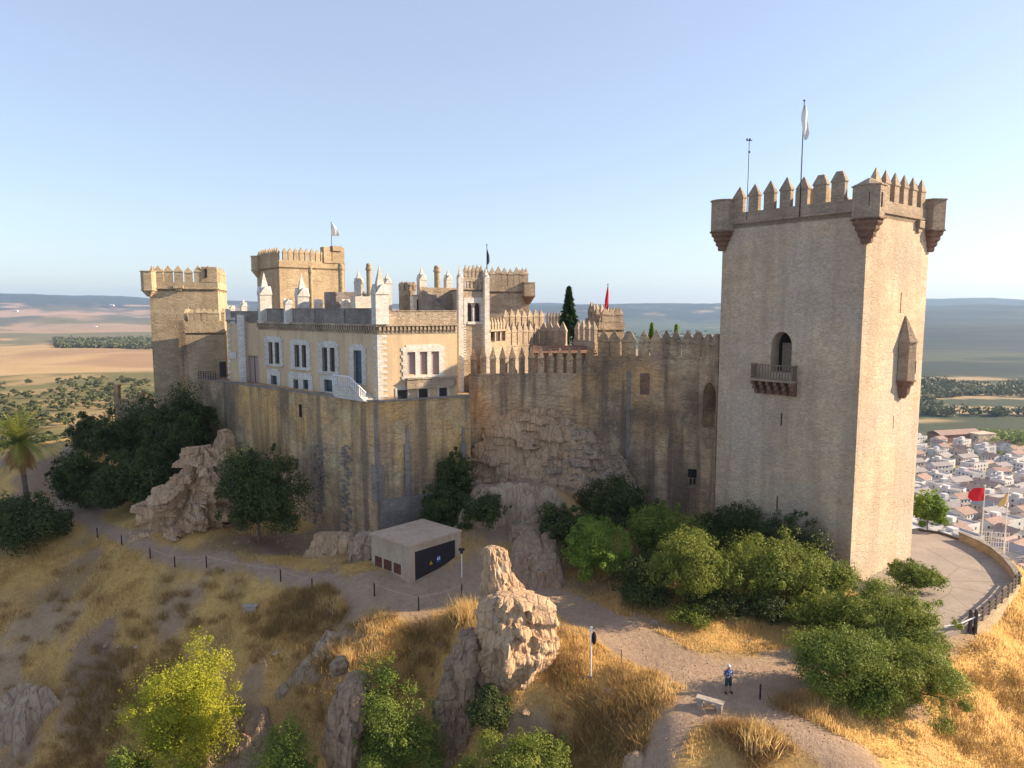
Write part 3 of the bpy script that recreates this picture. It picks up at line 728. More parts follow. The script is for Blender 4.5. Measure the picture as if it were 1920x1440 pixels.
# ---- terrace wall (great retaining wall under the palace)
WC = col(707,66.5,755); WM = col(430,84,716); WE = col(355,92,703); WR = col(882,71.2,742); ZW = 14.25
tw = empty('terrace_wall', (WC[0],WC[1],0), 'great stained retaining wall with rounded coping below the palace', 'wall')
b = MB(); f1 = Facade(WM,WC); f2 = Facade(WC,WR); f0 = Facade(WE,WM)
b.prism([WE,WM,WC,WR,(WR[0]-1,WR[1]+8),(-20,88),(WE[0]+3,WE[1]+6)], -6, ZW)
b.build('wall', M['terrace'], tw)
for f in (f1,f2,f0):
    b = MB(); f.box(b, -.1, f.L+.1, ZW, ZW+.16, -.4, .08); b.build('coping', M['parapet'], tw)
b = MB(); f1.box(b, f1.L-.9, f1.L+.05, 4.6, 8.2, 0, .14); f2.box(b, -.05, .5, 4.6, 8.2, 0, .14)
f1.box(b, f1.L-.45, f1.L+.02, 8.2, ZW-.2, 0, .05); b.build('quoin', M['parapet'], tw)
b = MB(); f1.pxbox(b, 561,758,566,782, -.1, .025, 0); f1.pxbox(b, 557,784,570,812, 0, .09, 1); b.build('slit', [M['dark'],M['terrace']], tw)
b = MB()
for x,yb in ((763,930),(868,925)):
    f2.pxbox(b, x-5,832,x+5,yb, 0, .3); f2.pxbox(b, x-2,800,x+2,832, 0, .18)
b.build('buttress', M['parapet'], tw)
b = MB(); f2.pxbox(b, 712,926,868,985, 0, .45); b.build('plinth', M['parapet'], tw)
b = MB()
rr = random.Random(3)
for x0 in (598,650):
    for i in range(70):
        x = x0+rr.uniform(-9,9); y = 835+i*2.9+rr.uniform(-2,2)
        s_, z_ = f1.pt(x,y); w2 = rr.uniform(.15,.32); f1.box(b, s_-w2, s_+w2, z_-.1, z_+rr.uniform(.06,.14), -.1, rr.uniform(.06,.22))
b.build('rubble_core', M['parapet'], tw)

# ---- palace on the terrace
PC = col(709,68,700); PL = col(486,84.5,660); PR = col(857,72.3,660)
pal = empty('palace', (PC[0],PC[1],ZW), 'ochre palace block with white stone windows, corbelled cornice and flat roof above the terrace wall', 'building')
L = Facade(PL,PC); Rf = Facade(PC,PR); ZC = hgt(612,68); ZT = hgt(580,68)
def px_rect(F,x0,y0,x1,y1):
    s0,_ = F.pt(x0,(y0+y1)/2); s1,_ = F.pt(x1,(y0+y1)/2); xm = (x0+x1)/2
    return rect(min(s0,s1),max(s0,s1),F.pt(xm,y1)[1],F.pt(xm,y0)[1])
wl_panes = [(504.5,642,512,682),(516,642,524.5,682),(553,647,562,688),(566.5,647,575,689),(605,652,614.5,696),(619,652,628.5,697)]
wl_base = [(509,704,520,721),(551,712,560,730),(569,712,579,730),(609,712,624,734)]
door_o = (664,657,679,719)
wr_panes = [(763.5,660,778.5,702),(787,660,801,702),(808.5,660,823,702)]
wr_base = [(745,731,764,748),(785,729,802,746),(823,727,838,744)]
b = MB()
L.panel(b, 0, L.L, ZW-1, ZC, [(px_rect(L,*r), .35) for r in wl_panes+wl_base+[door_o]], 0, 0, 1)
Rf.panel(b, 0, Rf.L, ZW-1, ZC, [(px_rect(Rf,*r), .3) for r in wr_panes+wr_base], 0, 0, 1)
bk = [Vector(PR)-Rf.n*22, Vector(PL)-L.n*9]
b.prism([PC,PR,tuple(bk[0]),tuple(bk[1]),PL], ZC-.3, ZC-.02)
for P0_,P1_ in ((PR,bk[0]),(bk[0],bk[1]),(bk[1],PL)):
    F = Facade(P0_,P1_,True); F.panel(b, 0, F.L, ZW-1, ZC-.02, [])
b.build('wall', [M['plaster'], M['dark']], pal)
def surround(F, panes, x0, y0, x1, y1, m, name='window', pm='shutter', sill=True, head=True, rough=True):
    """white stone frame round a group of panes, built of pieces that butt"""
    w0 = MB(); ps = sorted(px_rect(F,*p) for p in panes)
    zb = min(p[0][1] for p in ps); zt_ = max(p[2][1] for p in ps)
    a0,_ = F.pt(x0,(y0+y1)/2); a1,_ = F.pt(x1,(y0+y1)/2); z1 = F.pt((x0+x1)/2,y0)[1]; z0 = F.pt((x0+x1)/2,y1)[1]
    s0 = ps[0][0][0]; s1 = ps[-1][1][0]
    F.box(w0, a0, s0, zb, zt_, -.12, .07); F.box(w0, s1, a1, zb, zt_, -.12, .07)
    F.box(w0, a0, a1, zt_, z1, -.12, .075); F.box(w0, a0, a1, z0, zb, -.12, .075)
    F.box(w0, a0+.35, a1-.35, z1, z1+.2, -.05, .072)
    for p, q in zip(ps[:-1], ps[1:]): F.box(w0, p[1][0], q[0][0], zb, zt_, -.2, .06)
    if rough:   # toothed quoins
        n = max(3, int((z1-z0)/.32))
        for i in range(n):
            if i % 2: continue
            za_ = z0+(z1-z0)*i/n
            F.box(w0, a0-.16, a0, za_, za_+.28, -.05, .068); F.box(w0, a1, a1+.16, za_, za_+.28, -.05, .068)
    if sill: F.box(w0, a0-.05, a1+.05, z0-.14, z0, -.05, .2)
    w_ = w0.build(name, M['white'], pal)
    for p in ps:
        g = MB(); F.box(g, p[0][0], p[1][0], p[0][1], p[2][1], -.28, -.2)
        c = (p[0][0]+p[1][0])/2
        g.build('pane', M[pm], w_)
    return w_
surround(L, wl_panes[0:2], 498,634,530,684, 0, pm='shutter_dark'); surround(L, wl_panes[2:4], 546,640,581,691, 0, pm='shutter_dark'); surround(L, wl_panes[4:6], 598,643,635,699, 0, pm='shutter_dark')
surround(L, wl_base[0:1], 502,695,526,723, 0, pm='glass', rough=False, sill=False); surround(L, wl_base[1:3], 542,702,587,733, 0, pm='glass', rough=False, sill=False); surround(L, wl_base[3:4], 602,706,633,737, 0, pm='glass', rough=False, sill=False)
surround(L, [door_o], 657,649,687,720, 0, 'door', 'glass', False)
surround(Rf, wr_panes, 755,650,831,709, 0)
for r in wr_base:
    surround(Rf, [r], r[0]-4, r[1]-4, r[2]+4, r[3]+1.5, 0, pm='shutter_dark', rough=False, sill=False)
b = MB(); Rf.pxbox(b, 760,709,852,726, 0, .5); Rf.pxbox(b, 760,706.5,855,709, 0, .6); b.build('balcony', M['inner'], pal)
# cornice with corbels, parapet, corner quoins
b = MB(); L.box(b, 0, L.L+.3, ZC, ZC+.22, -.3, .35); Rf.box(b, -.3, Rf.L, ZC+.004, ZC+.224, -.3, .345)
for F in (L,Rf):
    n = int(F.L/.42)
    for i in range(n):
        s_ = (i+.5)*F.L/n; F.box(b, s_-.11, s_+.11, ZC-.42, ZC, 0, .26); F.box(b, s_-.09, s_+.09, ZC-.62, ZC-.42, 0, .12)
    F.box(b, 0, F.L, ZC-.75, ZC-.64, 0, .05)
b.build('cornice', M['inner'], pal)
b = MB(); L.box(b, 0, L.L, ZC+.22, ZT, -.35, .0); L.box(b, 0, L.L, ZT, ZT+.12, -.42, .07)
for px in (535,590,645):
    s_, _ = L.pt(px,592); L.box(b, s_-.15, s_+.15, ZC+.22, ZT, 0, .1)
b.build('parapet', M['parapet'], pal)
b = MB(); Rf.box(b, 0, Rf.L, ZC+.224, hgt(584,69), -.35, 0); Rf.box(b, 0, Rf.L, hgt(584,69), hgt(584,69)+.1, -.4, .06); b.build('parapet', M['inner'], pal)
b = MB(); n = 22
for i in range(n):
    z_ = ZW+(ZC-.8-ZW)*i/n; h_ = (ZC-.8-ZW)/n; wd = .6 if i%2 else .32
    L.box(b, L.L-wd, L.L+.05, z_, z_+h_*.96, 0, .05); Rf.box(b, -.05, wd*1.5, z_, z_+h_*.96, 0, .052)
b.build('quoin', M['white'], pal)
# stair with balustrade from the door down to the terrace
s_, z_ = L.pt(668,720); s2, _ = L.pt(640,740)
b = MB(); L.box(b, s_-1.9, s_+1.0, ZW, z_-.05, 0.02, 1.5)
n = 9
for i in range(n): L.box(b, s_+1.0+i*.3, s_+1.3+i*.3, ZW, z_-.05-(i+1)*(z_-ZW)/(n+1), .02, 1.5)
st = b.build('stair', M['white'], pal)
b = MB(); L.box(b, s_-1.9, s_+1.0, z_+.85, z_+.95, 1.4, 1.5)
b.hexa([L.P(s_+1.0,z_+.85,1.5),L.P(s_+3.7,ZW+.85,1.5),L.P(s_+3.7,ZW+.85,1.4),L.P(s_+1,z_+.85,1.4),L.P(s_+1.0,z_+.95,1.5),L.P(s_+3.7,ZW+.95,1.5),L.P(s_+3.7,ZW+.95,1.4),L.P(s_+1,z_+.95,1.4)])
for i in range(19):
    a_ = s_-1.9+i*.3; zz = z_ if a_ < s_+1 else z_+(ZW-z_)*(a_-s_-1)/2.7
    L.box(b, a_, a_+.06, zz-.05, zz+.85, 1.42, 1.48)
b.build('balustrade', M['pole'], st)
# pinnacles and chimneys of the roof
def pinnacle(px, base_py, eave_py, tip_py, wpx, Y, m=None, name='pinnacle', rz=None, z0=None):
    p0 = at(px,base_py,Y); w_ = wpx/FPX*Y; ze = hgt(eave_py,Y); zt_ = hgt(tip_py,Y); z0 = p0.z if z0 is None else z0
    mb = MB(); rz = Rf.rz if rz is None else rz; h = w_/2
    mb.box((p0.x,Y,z0),(w_,w_,ze-z0),rz)
    ca, sa = math.cos(rz), math.sin(rz)
    def W(x,y,z): return (p0.x+x*ca-y*sa, Y+x*sa+y*ca, z)
    g = h*1.12
    # four little gables, then the spire
    for k in range(4):
        a_ = k*math.pi/2; c_, s__ = math.cos(a_), math.sin(a_)
        def K(x,y,z): return W(x*c_-y*s__, x*s__+y*c_, z)
        mb.add([K(-g,-g,ze),K(g,-g,ze),K(0,-g,ze+h*1.5),K(0,-h*.2,ze+h*1.5)], [(0,1,2),(1,3,2),(0,2,3)])
    q = h*.72; zz = ze+h*.7
    mb.add([W(-q,-q,zz),W(q,-q,zz),W(q,q,zz),W(-q,q,zz),W(-.02,-.02,zt_),W(.02,-.02,zt_),W(.02,.02,zt_),W(-.02,.02,zt_)], [(0,1,5,4),(1,2,6,5),(2,3,7,6),(3,0,4,7),(4,5,6,7)])
    mb.box((p0.x,Y,ze+h*.2),(h*1.3,h*1.3,h*.6),rz)
    return mb.build(name, m or M['white'], pal)
def chimney(px, base_py, top_py, wpx, Y, z0):
    p0 = at(px,base_py,Y); r_ = wpx/FPX*Y/2; zt_ = hgt(top_py,Y); mb = MB(); mb.sm = False
    mb.lathe((p0.x,Y,0), [(r_*1.25,z0),(r_*1.25,z0+.3),(r_,z0+.4),(r_,zt_-.75),(r_*1.3,zt_-.7),(r_*1.3,zt_-.5),(r_*1.05,zt_-.45),(r_*1.05,zt_-.15),(r_*.7,zt_)], 12)
    mb.build('chimney', M['column'], pal)
pinnacle(713,608,552,497,25,68.3)
zr = ZC
pinnacle(497,585,553,511,21,83.5,z0=zr); pinnacle(567,585,556,513,21,80,z0=zr); pinnacle(674,585,532,506,14,77.5,z0=zr); pinnacle(727,585,532,511,13,78,z0=zr)
pinnacle(791,560,525,501,14,80,z0=zr); pinnacle(840,545,525,506,12,79.5,z0=zr)
pinnacle(540,582,570,561,13,79,z0=zr); pinnacle(597,582,571,561,13,77.5,z0=zr); pinnacle(649,582,571,561,13,75.5,z0=zr)
chimney(584,585,500,7,82,zr); chimney(641,585,494,10.5,81,zr); chimney(693,585,494,9.5,77,zr); chimney(820,560,498,11,79,zr)
# roof pavilion with stair and little crenellated lanterns
b = MB(); c_ = at(824,560,78.5); b.box((c_.x+.9,c_.y,zr),(7.2,3,hgt(553,78)-zr),Rf.rz); b.build('roof_pavilion', M['parapet'], pal)
b = MB(); c_ = at(826,538,78.5); b.box((c_.x+.8,c_.y-1.2,hgt(553,78)),(6.4,.25,.75),Rf.rz)
for i in range(14): 
    q = Vector((c_.x+.8,c_.y-1.36))+Vector((math.cos(Rf.rz),math.sin(Rf.rz)))*(-3.0+i*.46); b.box((q.x,q.y,hgt(553,78)-.4),(.2,.2,.45),Rf.rz)
b.build('balustrade', M['inner'], pal)
b = MB(); c_ = at(806,575,76.6)
for i in range(9): b.box((c_.x-.2+i*.22,c_.y-.1,zr),(.3,1.4,hgt(553,77)-zr-i*.22),Rf.rz)
b.build('stair', M['parapet'], pal)
b = MB(); c_ = at(785,578,77); b.box((c_.x,c_.y,zr),(1.6,.9,hgt(556,77)-zr),Rf.rz); q = Vector((c_.x,c_.y))-Vector((-math.sin(Rf.rz),math.cos(Rf.rz)))*.46
b.box((q.x,q.y,zr),(.8,.06,hgt(562,77)-zr),Rf.rz,1); b.build('stair_door', [M['white'],M['dark']], pal)
ml = merlon_mesh(.34,.3,.5,1.0,M['inner'],.03)
for px,Y in ((757,80),(772,81)):
    b = MB(); c_ = at(px,575,Y); b.box((c_.x,c_.y,zr),(.8 if px<765 else .6,.8,hgt(545,Y)-zr),Rf.rz); lt = b.build('lantern', M['inner'], pal)
    for dx,dy in ((-.25,-.25),(.25,-.25),(.25,.25),(-.25,.25)):
        ca, sa = math.cos(Rf.rz), math.sin(Rf.rz); place(ml, 'merlon', (c_.x+dx*ca-dy*sa,c_.y+dx*sa+dy*ca,hgt(545,Y)), Rf.rz, lt)
b = MB(); c_ = at(660,570,80); b.box((c_.x,c_.y,zr),(5.5,2.5,hgt(548,80)-zr),Rf.rz); b.build('roof_pavilion', M['parapet'], pal)
b = MB(); c_ = at(685,575,75); b.box((c_.x,c_.y,zr),(2.6,1.5,hgt(556,75)-zr),Rf.rz); b.build('roof_pavilion', M['white'], pal)

# left wing of the palace
WA = col(427,86.5,660); WB = col(486,84.8,660)
wing = empty('palace_wing', (WA[0],WA[1],ZW), 'narrow shaded wing with a white pilaster and glazed door left of the main palace', 'building')
W = Facade(WA,WB); zw = hgt(601,86); b = MB()
W.panel(b, 0, W.L, ZW-2, zw, [(px_rect(W,466,667,485,718),.4)], 0, 0, 0)
F = Facade(WA,(WA[0]+.6,WA[1]+10),True); F.n = Vector((-1,.06)); F.panel(b, 0, F.L, ZW-2, zw, [])
b.prism([WA,WB,(WB[0]+1,WB[1]+8),(WA[0]+.6,WA[1]+10)], zw-.3, zw-.02); b.build('wall', M['plaster'], wing)
b = MB(); W.box(b, 0, W.L, zw, hgt(583,86), -.35, 0); W.box(b, 0, W.L, zw-.1, zw+.1, 0, .15); b.build('parapet', M['parapet'], wing)
b = MB(); W.pxbox(b, 451,590,464,718, 0, .4)
for i in range(12): 
    s_, z_ = W.pt(457,606+i*9.5); W.box(b, s_-.55, s_+.55, z_, z_+.3, 0, .1)
for i in range(11): 
    s_, z_ = W.pt(430,610+i*10); W.box(b, s_-.2, s_+(.3 if i%2 else .15), z_, z_+.3, 0, .06)
s_, z_ = W.pt(437,668); W.box(b, s_-.55, s_+.55, z_-.3, z_+.55, 0, .09); s_, z_ = W.pt(437,602); W.box(b, s_-.4, s_+.4, z_-.3, z_+.4, 0, .09); b.build('pilaster', M['white'], wing)
b = MB(); W.pxbox(b, 467,668,475,718, -.3, -.2); W.pxbox(b, 477,668,484,718, -.3, -.2); b.build('door', M['shutter'], wing)
old = pal; pal_ = pal; pal = wing
pinnacle(458,600,575,561,10,86.2); pinnacle(428,600,585,570,8,86.3); pinnacle(436,600,580,572,9,88)
pal = pal_
# railing on the terrace before the gate tower
rl = MB(); f = Facade(col(372,88.5,700),col(404,86.5,700))
for i in range(8): s_ = i*f.L/7; f.box(rl, s_-.03, s_+.03, ZW+.16, ZW+1.1, -.03, .03)
for z_ in (.5,.8,1.05): f.box(rl, 0, f.L, ZW+z_, ZW+z_+.05, -.02, .02)
tag(rl.build('railing', M['metal']), 'small iron railing on the terrace before the low crenellated tower', 'railing')

# ---- pavilion tower with white corner shafts
TA = col(862,75.2,600); TB = col(913,76.6,600)
pv = empty('pavilion_tower', (TA[0],TA[1],ZW), 'slender white trimmed pavilion tower with twin arched windows at the right end of the palace', 'tower')
F = Facade(TA,TB); z1 = hgt(543,75.9); b = MB()
w1 = px_rect(F,876,577,886,603); w2 = px_rect(F,890,577,900.5,603)
ah = .5
F.panel(b, 0, F.L, ZW-6, z1, [(arch(w1[0][0],w1[1][0],w1[0][1],w1[2][1],w1[2][1]+ah),.3),(arch(w2[0][0],w2[1][0],w2[0][1],w2[2][1],w2[2][1]+ah),.3)], 0, 1, 2)
for P0_,P1_ in ((TA,tuple(Vector(TA)-F.n*3)),(tuple(Vector(TA)-F.n*3),tuple(Vector(TB)-F.n*3)),(tuple(Vector(TB)-F.n*3),TB)):
    G = Facade(P0_,P1_,True); G.panel(b, 0, G.L, ZW-6, z1, [])
b.prism([TA,TB,tuple(Vector(TB)-F.n*3),tuple(Vector(TA)-F.n*3)], z1-.2, z1); b.build('wall', [M['inner'],M['white'],M['shutter_dark']], pv)
b = MB()
q0,_ = F.pt(870,600); q1,_ = F.pt(907,600); zwt = F.pt(888,558)[1]; zwb = F.pt(888,608)[1]
F.box(b, q0, w1[0][0], zwb, zwt, 0, .08); F.box(b, w2[1][0], q1, zwb, zwt, 0, .08); F.box(b, w1[1][0], w2[0][0], w1[0][1], w1[2][1], -.1, .08)
F.box(b, w1[0][0], w2[1][0], w1[2][1]+ah, zwt, 0, .085); F.box(b, w1[0][0], w2[1][0], zwb, w1[0][1], 0, .14); b.build('window', M['white'], pv)
b = MB(); F.box(b, 0, F.L, z1, z1+.12, -.3, .12); nn = 7
for i in range(nn+1): s_ = .1+i*(F.L-.2)/nn; F.box(b, s_-.12, s_+.12, z1+.12, z1+.85, -.2, .05)
F.box(b, 0, F.L, z1+.85, z1+1.25, -.3, .1); b.build('parapet', M['inner'], pv)
mp = merlon_mesh(.3,.28,.6,1.3,M['inner'],.03); q0 = F.P(.5,0,-.1); q1 = F.P(F.L-.4,0,-.1); merlons(pv, mp, q0[:2], q1[:2], z1+1.25, 5)
for px,tip in ((863.5,498),(912,502)):
    Yp = 75.1 if px < 880 else 76.3
    pal = pv; pinnacle(px,700,522,tip,9.5,Yp,name='corner_shaft',rz=F.rz,z0=ZW-1); pal = pal_
b = MB()
for i in range(14):
    for px in (870,906):
        s_, z_ = F.pt(px,612+i*4.6*1.05); F.box(b, s_-.22, s_+.22, z_, z_+.14, 0, .06)
b.build('quoin', M['white'], pv)

# ---- curtain wall between palace and keep
def run_wall(name, pts, z0, zt_, th, m, label, mm, nms, z2=None, cat='wall', root=None):
    root = root or empty(name, (pts[0][0],pts[0][1],z0), label, cat)
    for k_, (A_, B_) in enumerate(zip(pts[:-1],pts[1:])):
        F = Facade(A_,B_); b = MB(); F.box(b, 0, F.L, z0, zt_[k_], -th, 0); b.build('wall', m, root)
        b = MB(); F.box(b, 0, F.L, zt_[k_], zt_[k_]+.14, -.55, .05); b.build('coping', m, root)
        if nms[k_]:
            q0 = F.P(0,0,-.25); q1 = F.P(F.L,0,-.25); merlons(root, mm, q0[:2], q1[:2], zt_[k_]+.14, nms[k_])
    return root
C0 = col(879,74.6,690); C1 = col(1113,75.4,690); C2 = col(1183,75.2,680); C3 = col(1314,73,670)
mw = merlon_mesh(1.15,.5,1.5,2.75,M['wall'],.07); mwb = merlon_mesh(1.45,.55,1.4,2.6,M['wall'],.09,.28)
ZA, ZB = hgt(703,75), hgt(670,75)
mwn = merlon_mesh(.62,.5,1.5,2.75,M['wall'],.05)
cw = run_wall('curtain_wall', [C0,C1,C2,C3], -2, [ZA,ZB,ZB], 1.6, M['wall'], 'long weathered battlement wall in shade between palace and keep', mwn, [13,0,0])
for px,Y,big in ((1132,75.3,0),(1152,75.3,0),(1180,75.2,1),(1208,74.8,0),(1231,74.5,0),(1250,74.2,0),(1268,73.9,0),(1290,73.6,0),(1310,73.3,1)):
    q = at(px,660,Y); place(mwb if big else mw, 'merlon', (q.x,q.y+.3,ZB+.14), math.atan2(C3[1]-C1[1],C3[0]-C1[0]), cw)
F = Facade(C0,C1); b = MB(); s_,_ = F.pt(1085,690)
b.hexa([F.P(s_,ZA,.03),F.P(F.L,ZA,.03),F.P(F.L,ZA,-.5),F.P(s_,ZA,-.5),F.P(s_+.1,ZA+.5,.03),F.P(F.L,ZB+1.4,.03),F.P(F.L,ZB+1.4,-.5),F.P(s_+.1,ZA+.5,-.5)]); b.build('ramp_parapet', M['wall'], cw)
# pilaster strip and putlog hole in the rough masonry
b = MB(); F = Facade(C1,C2); F.box(b, F.L-.4, F.L, 4, ZB-1.5, 0, .06); b.build('quoin', M['parapet'], cw)
F = Facade(C2,C3); b = MB(); F.pxbox(b, 1200,700,1218,740, 0, .05); b.build('repair_patch', M['brick'], cw)
b = MB(); F.pxbox(b, 1290,880,1322,896, -.05, .06); 
for i in range(4): F.pxbox(b, 1293+i*7,897,1297+i*7,908, 0, .07)
b.build('putlog_holes', M['dark'], cw)
# bridge gate joining wall and keep
G0 = col(1312,72.6,670); G1 = col(1347,69.5,670); g = Facade(G0,G1)
gt = empty('bridge_gate', (G0[0],G0[1],0), 'dark narrow gate wall with an arch joining the curtain wall to the keep', 'wall')
b = MB(); zg = hgt(672,72); s0,_ = g.pt(1318,740); a_ = arch(s0, g.L-.1, hgt(800,72), hgt(745,72), hgt(715,72))
g.panel(b, 0, g.L, -2, zg, [(a_, 1.5)], 0, 1, 1); g.box(b, 0, g.L, -2, zg, -2.6, -1.55); b.build('wall', [M['wall'],M['terrace']], gt)
merlons(gt, mwb, g.P(.3,0,-.3)[:2], g.P(g.L,0,-.3)[:2], zg, 2)

# ---- walls inside the ward
mi = merlon_mesh(.95,.45,1.5,2.7,M['inner'],.05); mi2 = merlon_mesh(.8,.4,1.2,2.2,M['inner'],.05)
run_wall('inner_wall', [col(948,82,640),col(1012,87.5,640),col(1060,86,640)], 8, [hgt(648,85)]*2, 1., M['inner'], 'sunlit inner battlement wall with tall pointed merlons right of the pavilion', mi, [6,4])
run_wall('rear_wall', [col(944,94,610),col(1022,98,610)], 8, [hgt(614,95)], 1., M['inner'], 'pale rear battlement wall under the courtyard tower', mi2, [7])
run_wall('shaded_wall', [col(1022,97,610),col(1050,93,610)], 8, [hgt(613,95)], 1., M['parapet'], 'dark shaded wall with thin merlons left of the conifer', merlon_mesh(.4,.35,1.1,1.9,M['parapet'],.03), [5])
run_wall('link_wall', [col(1075,84,640),col(1115,80,650)], 8, [hgt(640,82)], 1., M['inner'], 'short ward wall stepping down toward the battlement wall', mi2, [4])
A = col(1097,93); B = col(1118,91.5); tower('white_turret', A, B, 3, 8, hgt(597,92), 'narrow pale turret left of the red flag', M['inner'], 2, merlon_mesh(.7,.4,.8,2.0,M['inner'],.04))
A = col(1121,90.5); B = col(1169,91.5); Tw, Fw, _ = tower('pale_tower', A, B, 4, 8, hgt(604,91), 'small pale crenellated tower carrying the red flag', M['inner'], 3, merlon_mesh(.9,.45,.9,1.9,M['inner'],.05), holes=[])
b = MB(); Fw.pxbox(b, 1135,600,1140,613, 0, .03); Fw.pxbox(b, 1154,602,1157,613, 0, .03); b.build('slit', M['dark'], Tw)
flag(1139,590,534,91,M['flagred'],1,'red flag hanging from the small pale tower in the ward',shape=[(-.1,-.02,.05),(-1.0,-.2,.12),(-1.9,-.35,.1),(-2.6,-.4,.1),(-3.1,-.2,.05)],z0=hgt(604,91))
b = MB(); q0 = at(1000,655,80); b.hexa([(q0.x,79,hgt(664,79)),(q0.x+7,78.5,hgt(664,79)),(q0.x+7,82,hgt(650,82)),(q0.x,82.5,hgt(650,82)),(q0.x,79,hgt(664,79)+.15),(q0.x+7,78.5,hgt(664,79)+.15),(q0.x+7,82,hgt(650,82)+.15),(q0.x,82.5,hgt(650,82)+.15)])
sh = empty('lean_to_shed', (q0.x,80,10), 'low lean to with a brown tiled roof behind the battlement wall', 'shed')
b.build('roof', M['terracotta'], sh); b = MB(); b.box((q0.x+3.5,81,8),(6.6,2.6,hgt(662,80)-8)); b.build('wall', M['inner'], sh)
# dark gallery beneath the courtyard tower
gl = empty('gallery', (*col(922,78),10), 'low shaded gallery with a dark slanted roof beside the pavilion tower', 'building')
f = Facade(col(918,76.5),col(950,80)); b = MB(); f.box(b, 0, f.L, 8, hgt(640,78), -3, 0); f.box(b, 0, f.L, hgt(621,78), hgt(621,78)+.2, -3.2, .2)
for i in range(4): f.box(b, i*(f.L-.3)/3, i*(f.L-.3)/3+.3, hgt(640,78), hgt(621,78), -.3, 0)
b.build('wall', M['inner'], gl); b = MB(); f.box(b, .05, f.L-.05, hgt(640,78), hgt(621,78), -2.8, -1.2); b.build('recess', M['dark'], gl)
merlons(gl, merlon_mesh(.4,.35,.5,1.3,M['inner'],.03), f.P(0,0,-.3)[:2], f.P(f.L,0,-.3)[:2], hgt(621,78)+.2, 6)

# ---- low outer wall with pillars at far left
lw = empty('low_wall', (*col(216,100),4), 'low wall with two stone pillars left of the square tower, above the dark trees', 'wall')
f = Facade(col(214,99,760),col(284,97,760)); b = MB(); f.box(b, 0, f.L, 0, hgt(752,98), -.5, 0); f.box(b, 0, f.L, hgt(752,98), hgt(749,98), -.6, .1); b.build('wall', M['wall'], lw)
for x0,x1,y in ((214,221,726),(260,267,738)):
    b = MB(); s0,_ = f.pt(x0,740); s1,_ = f.pt(x1,740); f.box(b, s0, s1, hgt(749,98), hgt(y,98), -.5, 0); f.box(b, s0-.1, s1+.1, hgt(y,98), hgt(y-3,98), -.6, .1); b.build('pillar', M['wall'], lw)

# ---- concrete hut
h0 = at_z(767,1113,0); HZ = 3.75
hA = at_z(696,1002,HZ); hB = at_z(864,997,HZ)
hut = empty('hut', (h0.x,h0.y,0), 'flat roofed concrete hut with a dark garage door at the foot of the castle wall', 'building')
h0 = at_z(767,1026,HZ); hL = Facade((hA.x,hA.y),(h0.x,h0.y)); hR = Facade((h0.x,h0.y),(hB.x,hB.y))
b = MB(); back = (hA.x+hB.x-h0.x, hA.y+hB.y-h0.y)
dr = px_rect(hR,778,1022,854,1088); dz0 = .05; s0, s1 = dr[0][0], dr[1][0]
hR.panel(b, 0, hR.L, -.8, HZ, [(rect(s0,s1,dz0,HZ-.55), .15)])
hL.panel(b, 0, hL.L, -.8, HZ, [])
for P0_,P1_ in (((hB.x,hB.y),back),(back,(hA.x,hA.y))):
    G = Facade(P0_,P1_,True); G.panel(b, 0, G.L, -.8, HZ, [])
b.build('wall', M['concrete'], hut)
cen = Vector(((hA.x+hB.x)/2,(hA.y+hB.y)/2)); b = MB()
b.prism([tuple(cen+(Vector(q)-cen)*1.035) for q in ((h0.x,h0.y),(hB.x,hB.y),back,(hA.x,hA.y))], HZ, HZ+.14); b.build('roof', M['hutroof'], hut)
b = MB(); hR.box(b, s0, s1, dz0, HZ-.55, -.12, -.06)
for i in range(1,6): z_ = dz0+(HZ-.6)*i/6; hR.box(b, s0, s1, z_, z_+.03, -.06, -.045)
dd = b.build('garage_door', M['door'], hut)
b = MB(); s_, z_ = hR.pt(809,1055)
b.hexa([hR.P(s_-.15,z_-.16,-.04),hR.P(s_+.15,z_-.16,-.04),hR.P(s_+.15,z_-.16,-.06),hR.P(s_-.15,z_-.16,-.06),hR.P(s_-.01,z_+.14,-.04),hR.P(s_+.01,z_+.14,-.04),hR.P(s_+.01,z_+.14,-.06),hR.P(s_-.01,z_+.14,-.06)], 0)
hR.box(b, s_-.02, s_+.02, z_-.06, z_+.08, -.04, -.035, 1); hR.box(b, s_-.02, s_+.02, z_-.14, z_-.1, -.04, -.035, 1); b.build('warning_sign', [M['yellowsign'],M['bag']], dd)
b = MB(); s_, z_ = hR.pt(823,1048); hR.box(b, s_-.2, s_+.2, z_-.3, z_+.25, -.06, -.04, 0)
for q in (-.09,.09): hR.box(b, s_+q-.055, s_+q+.055, z_-.08, z_+.1, -.04, -.03, 1); hR.box(b, s_+q-.03, s_+q+.03, z_+.12, z_+.19, -.04, -.03, 1)
b.build('notice_sign', [M['bluesign'],M['pole']], dd)
for r in ((704,1054,716,1073),(720.5,1061,734,1081),(739,1068,751.5,1087)):
    b = MB(); s0_,_ = hL.pt(r[0],r[1]); s1_,_ = hL.pt(r[2],r[1]); hL.box(b, s0_, s1_, 1.15, 2.0, 0, .05); b.build('vent_panel', M['rust'], hut)
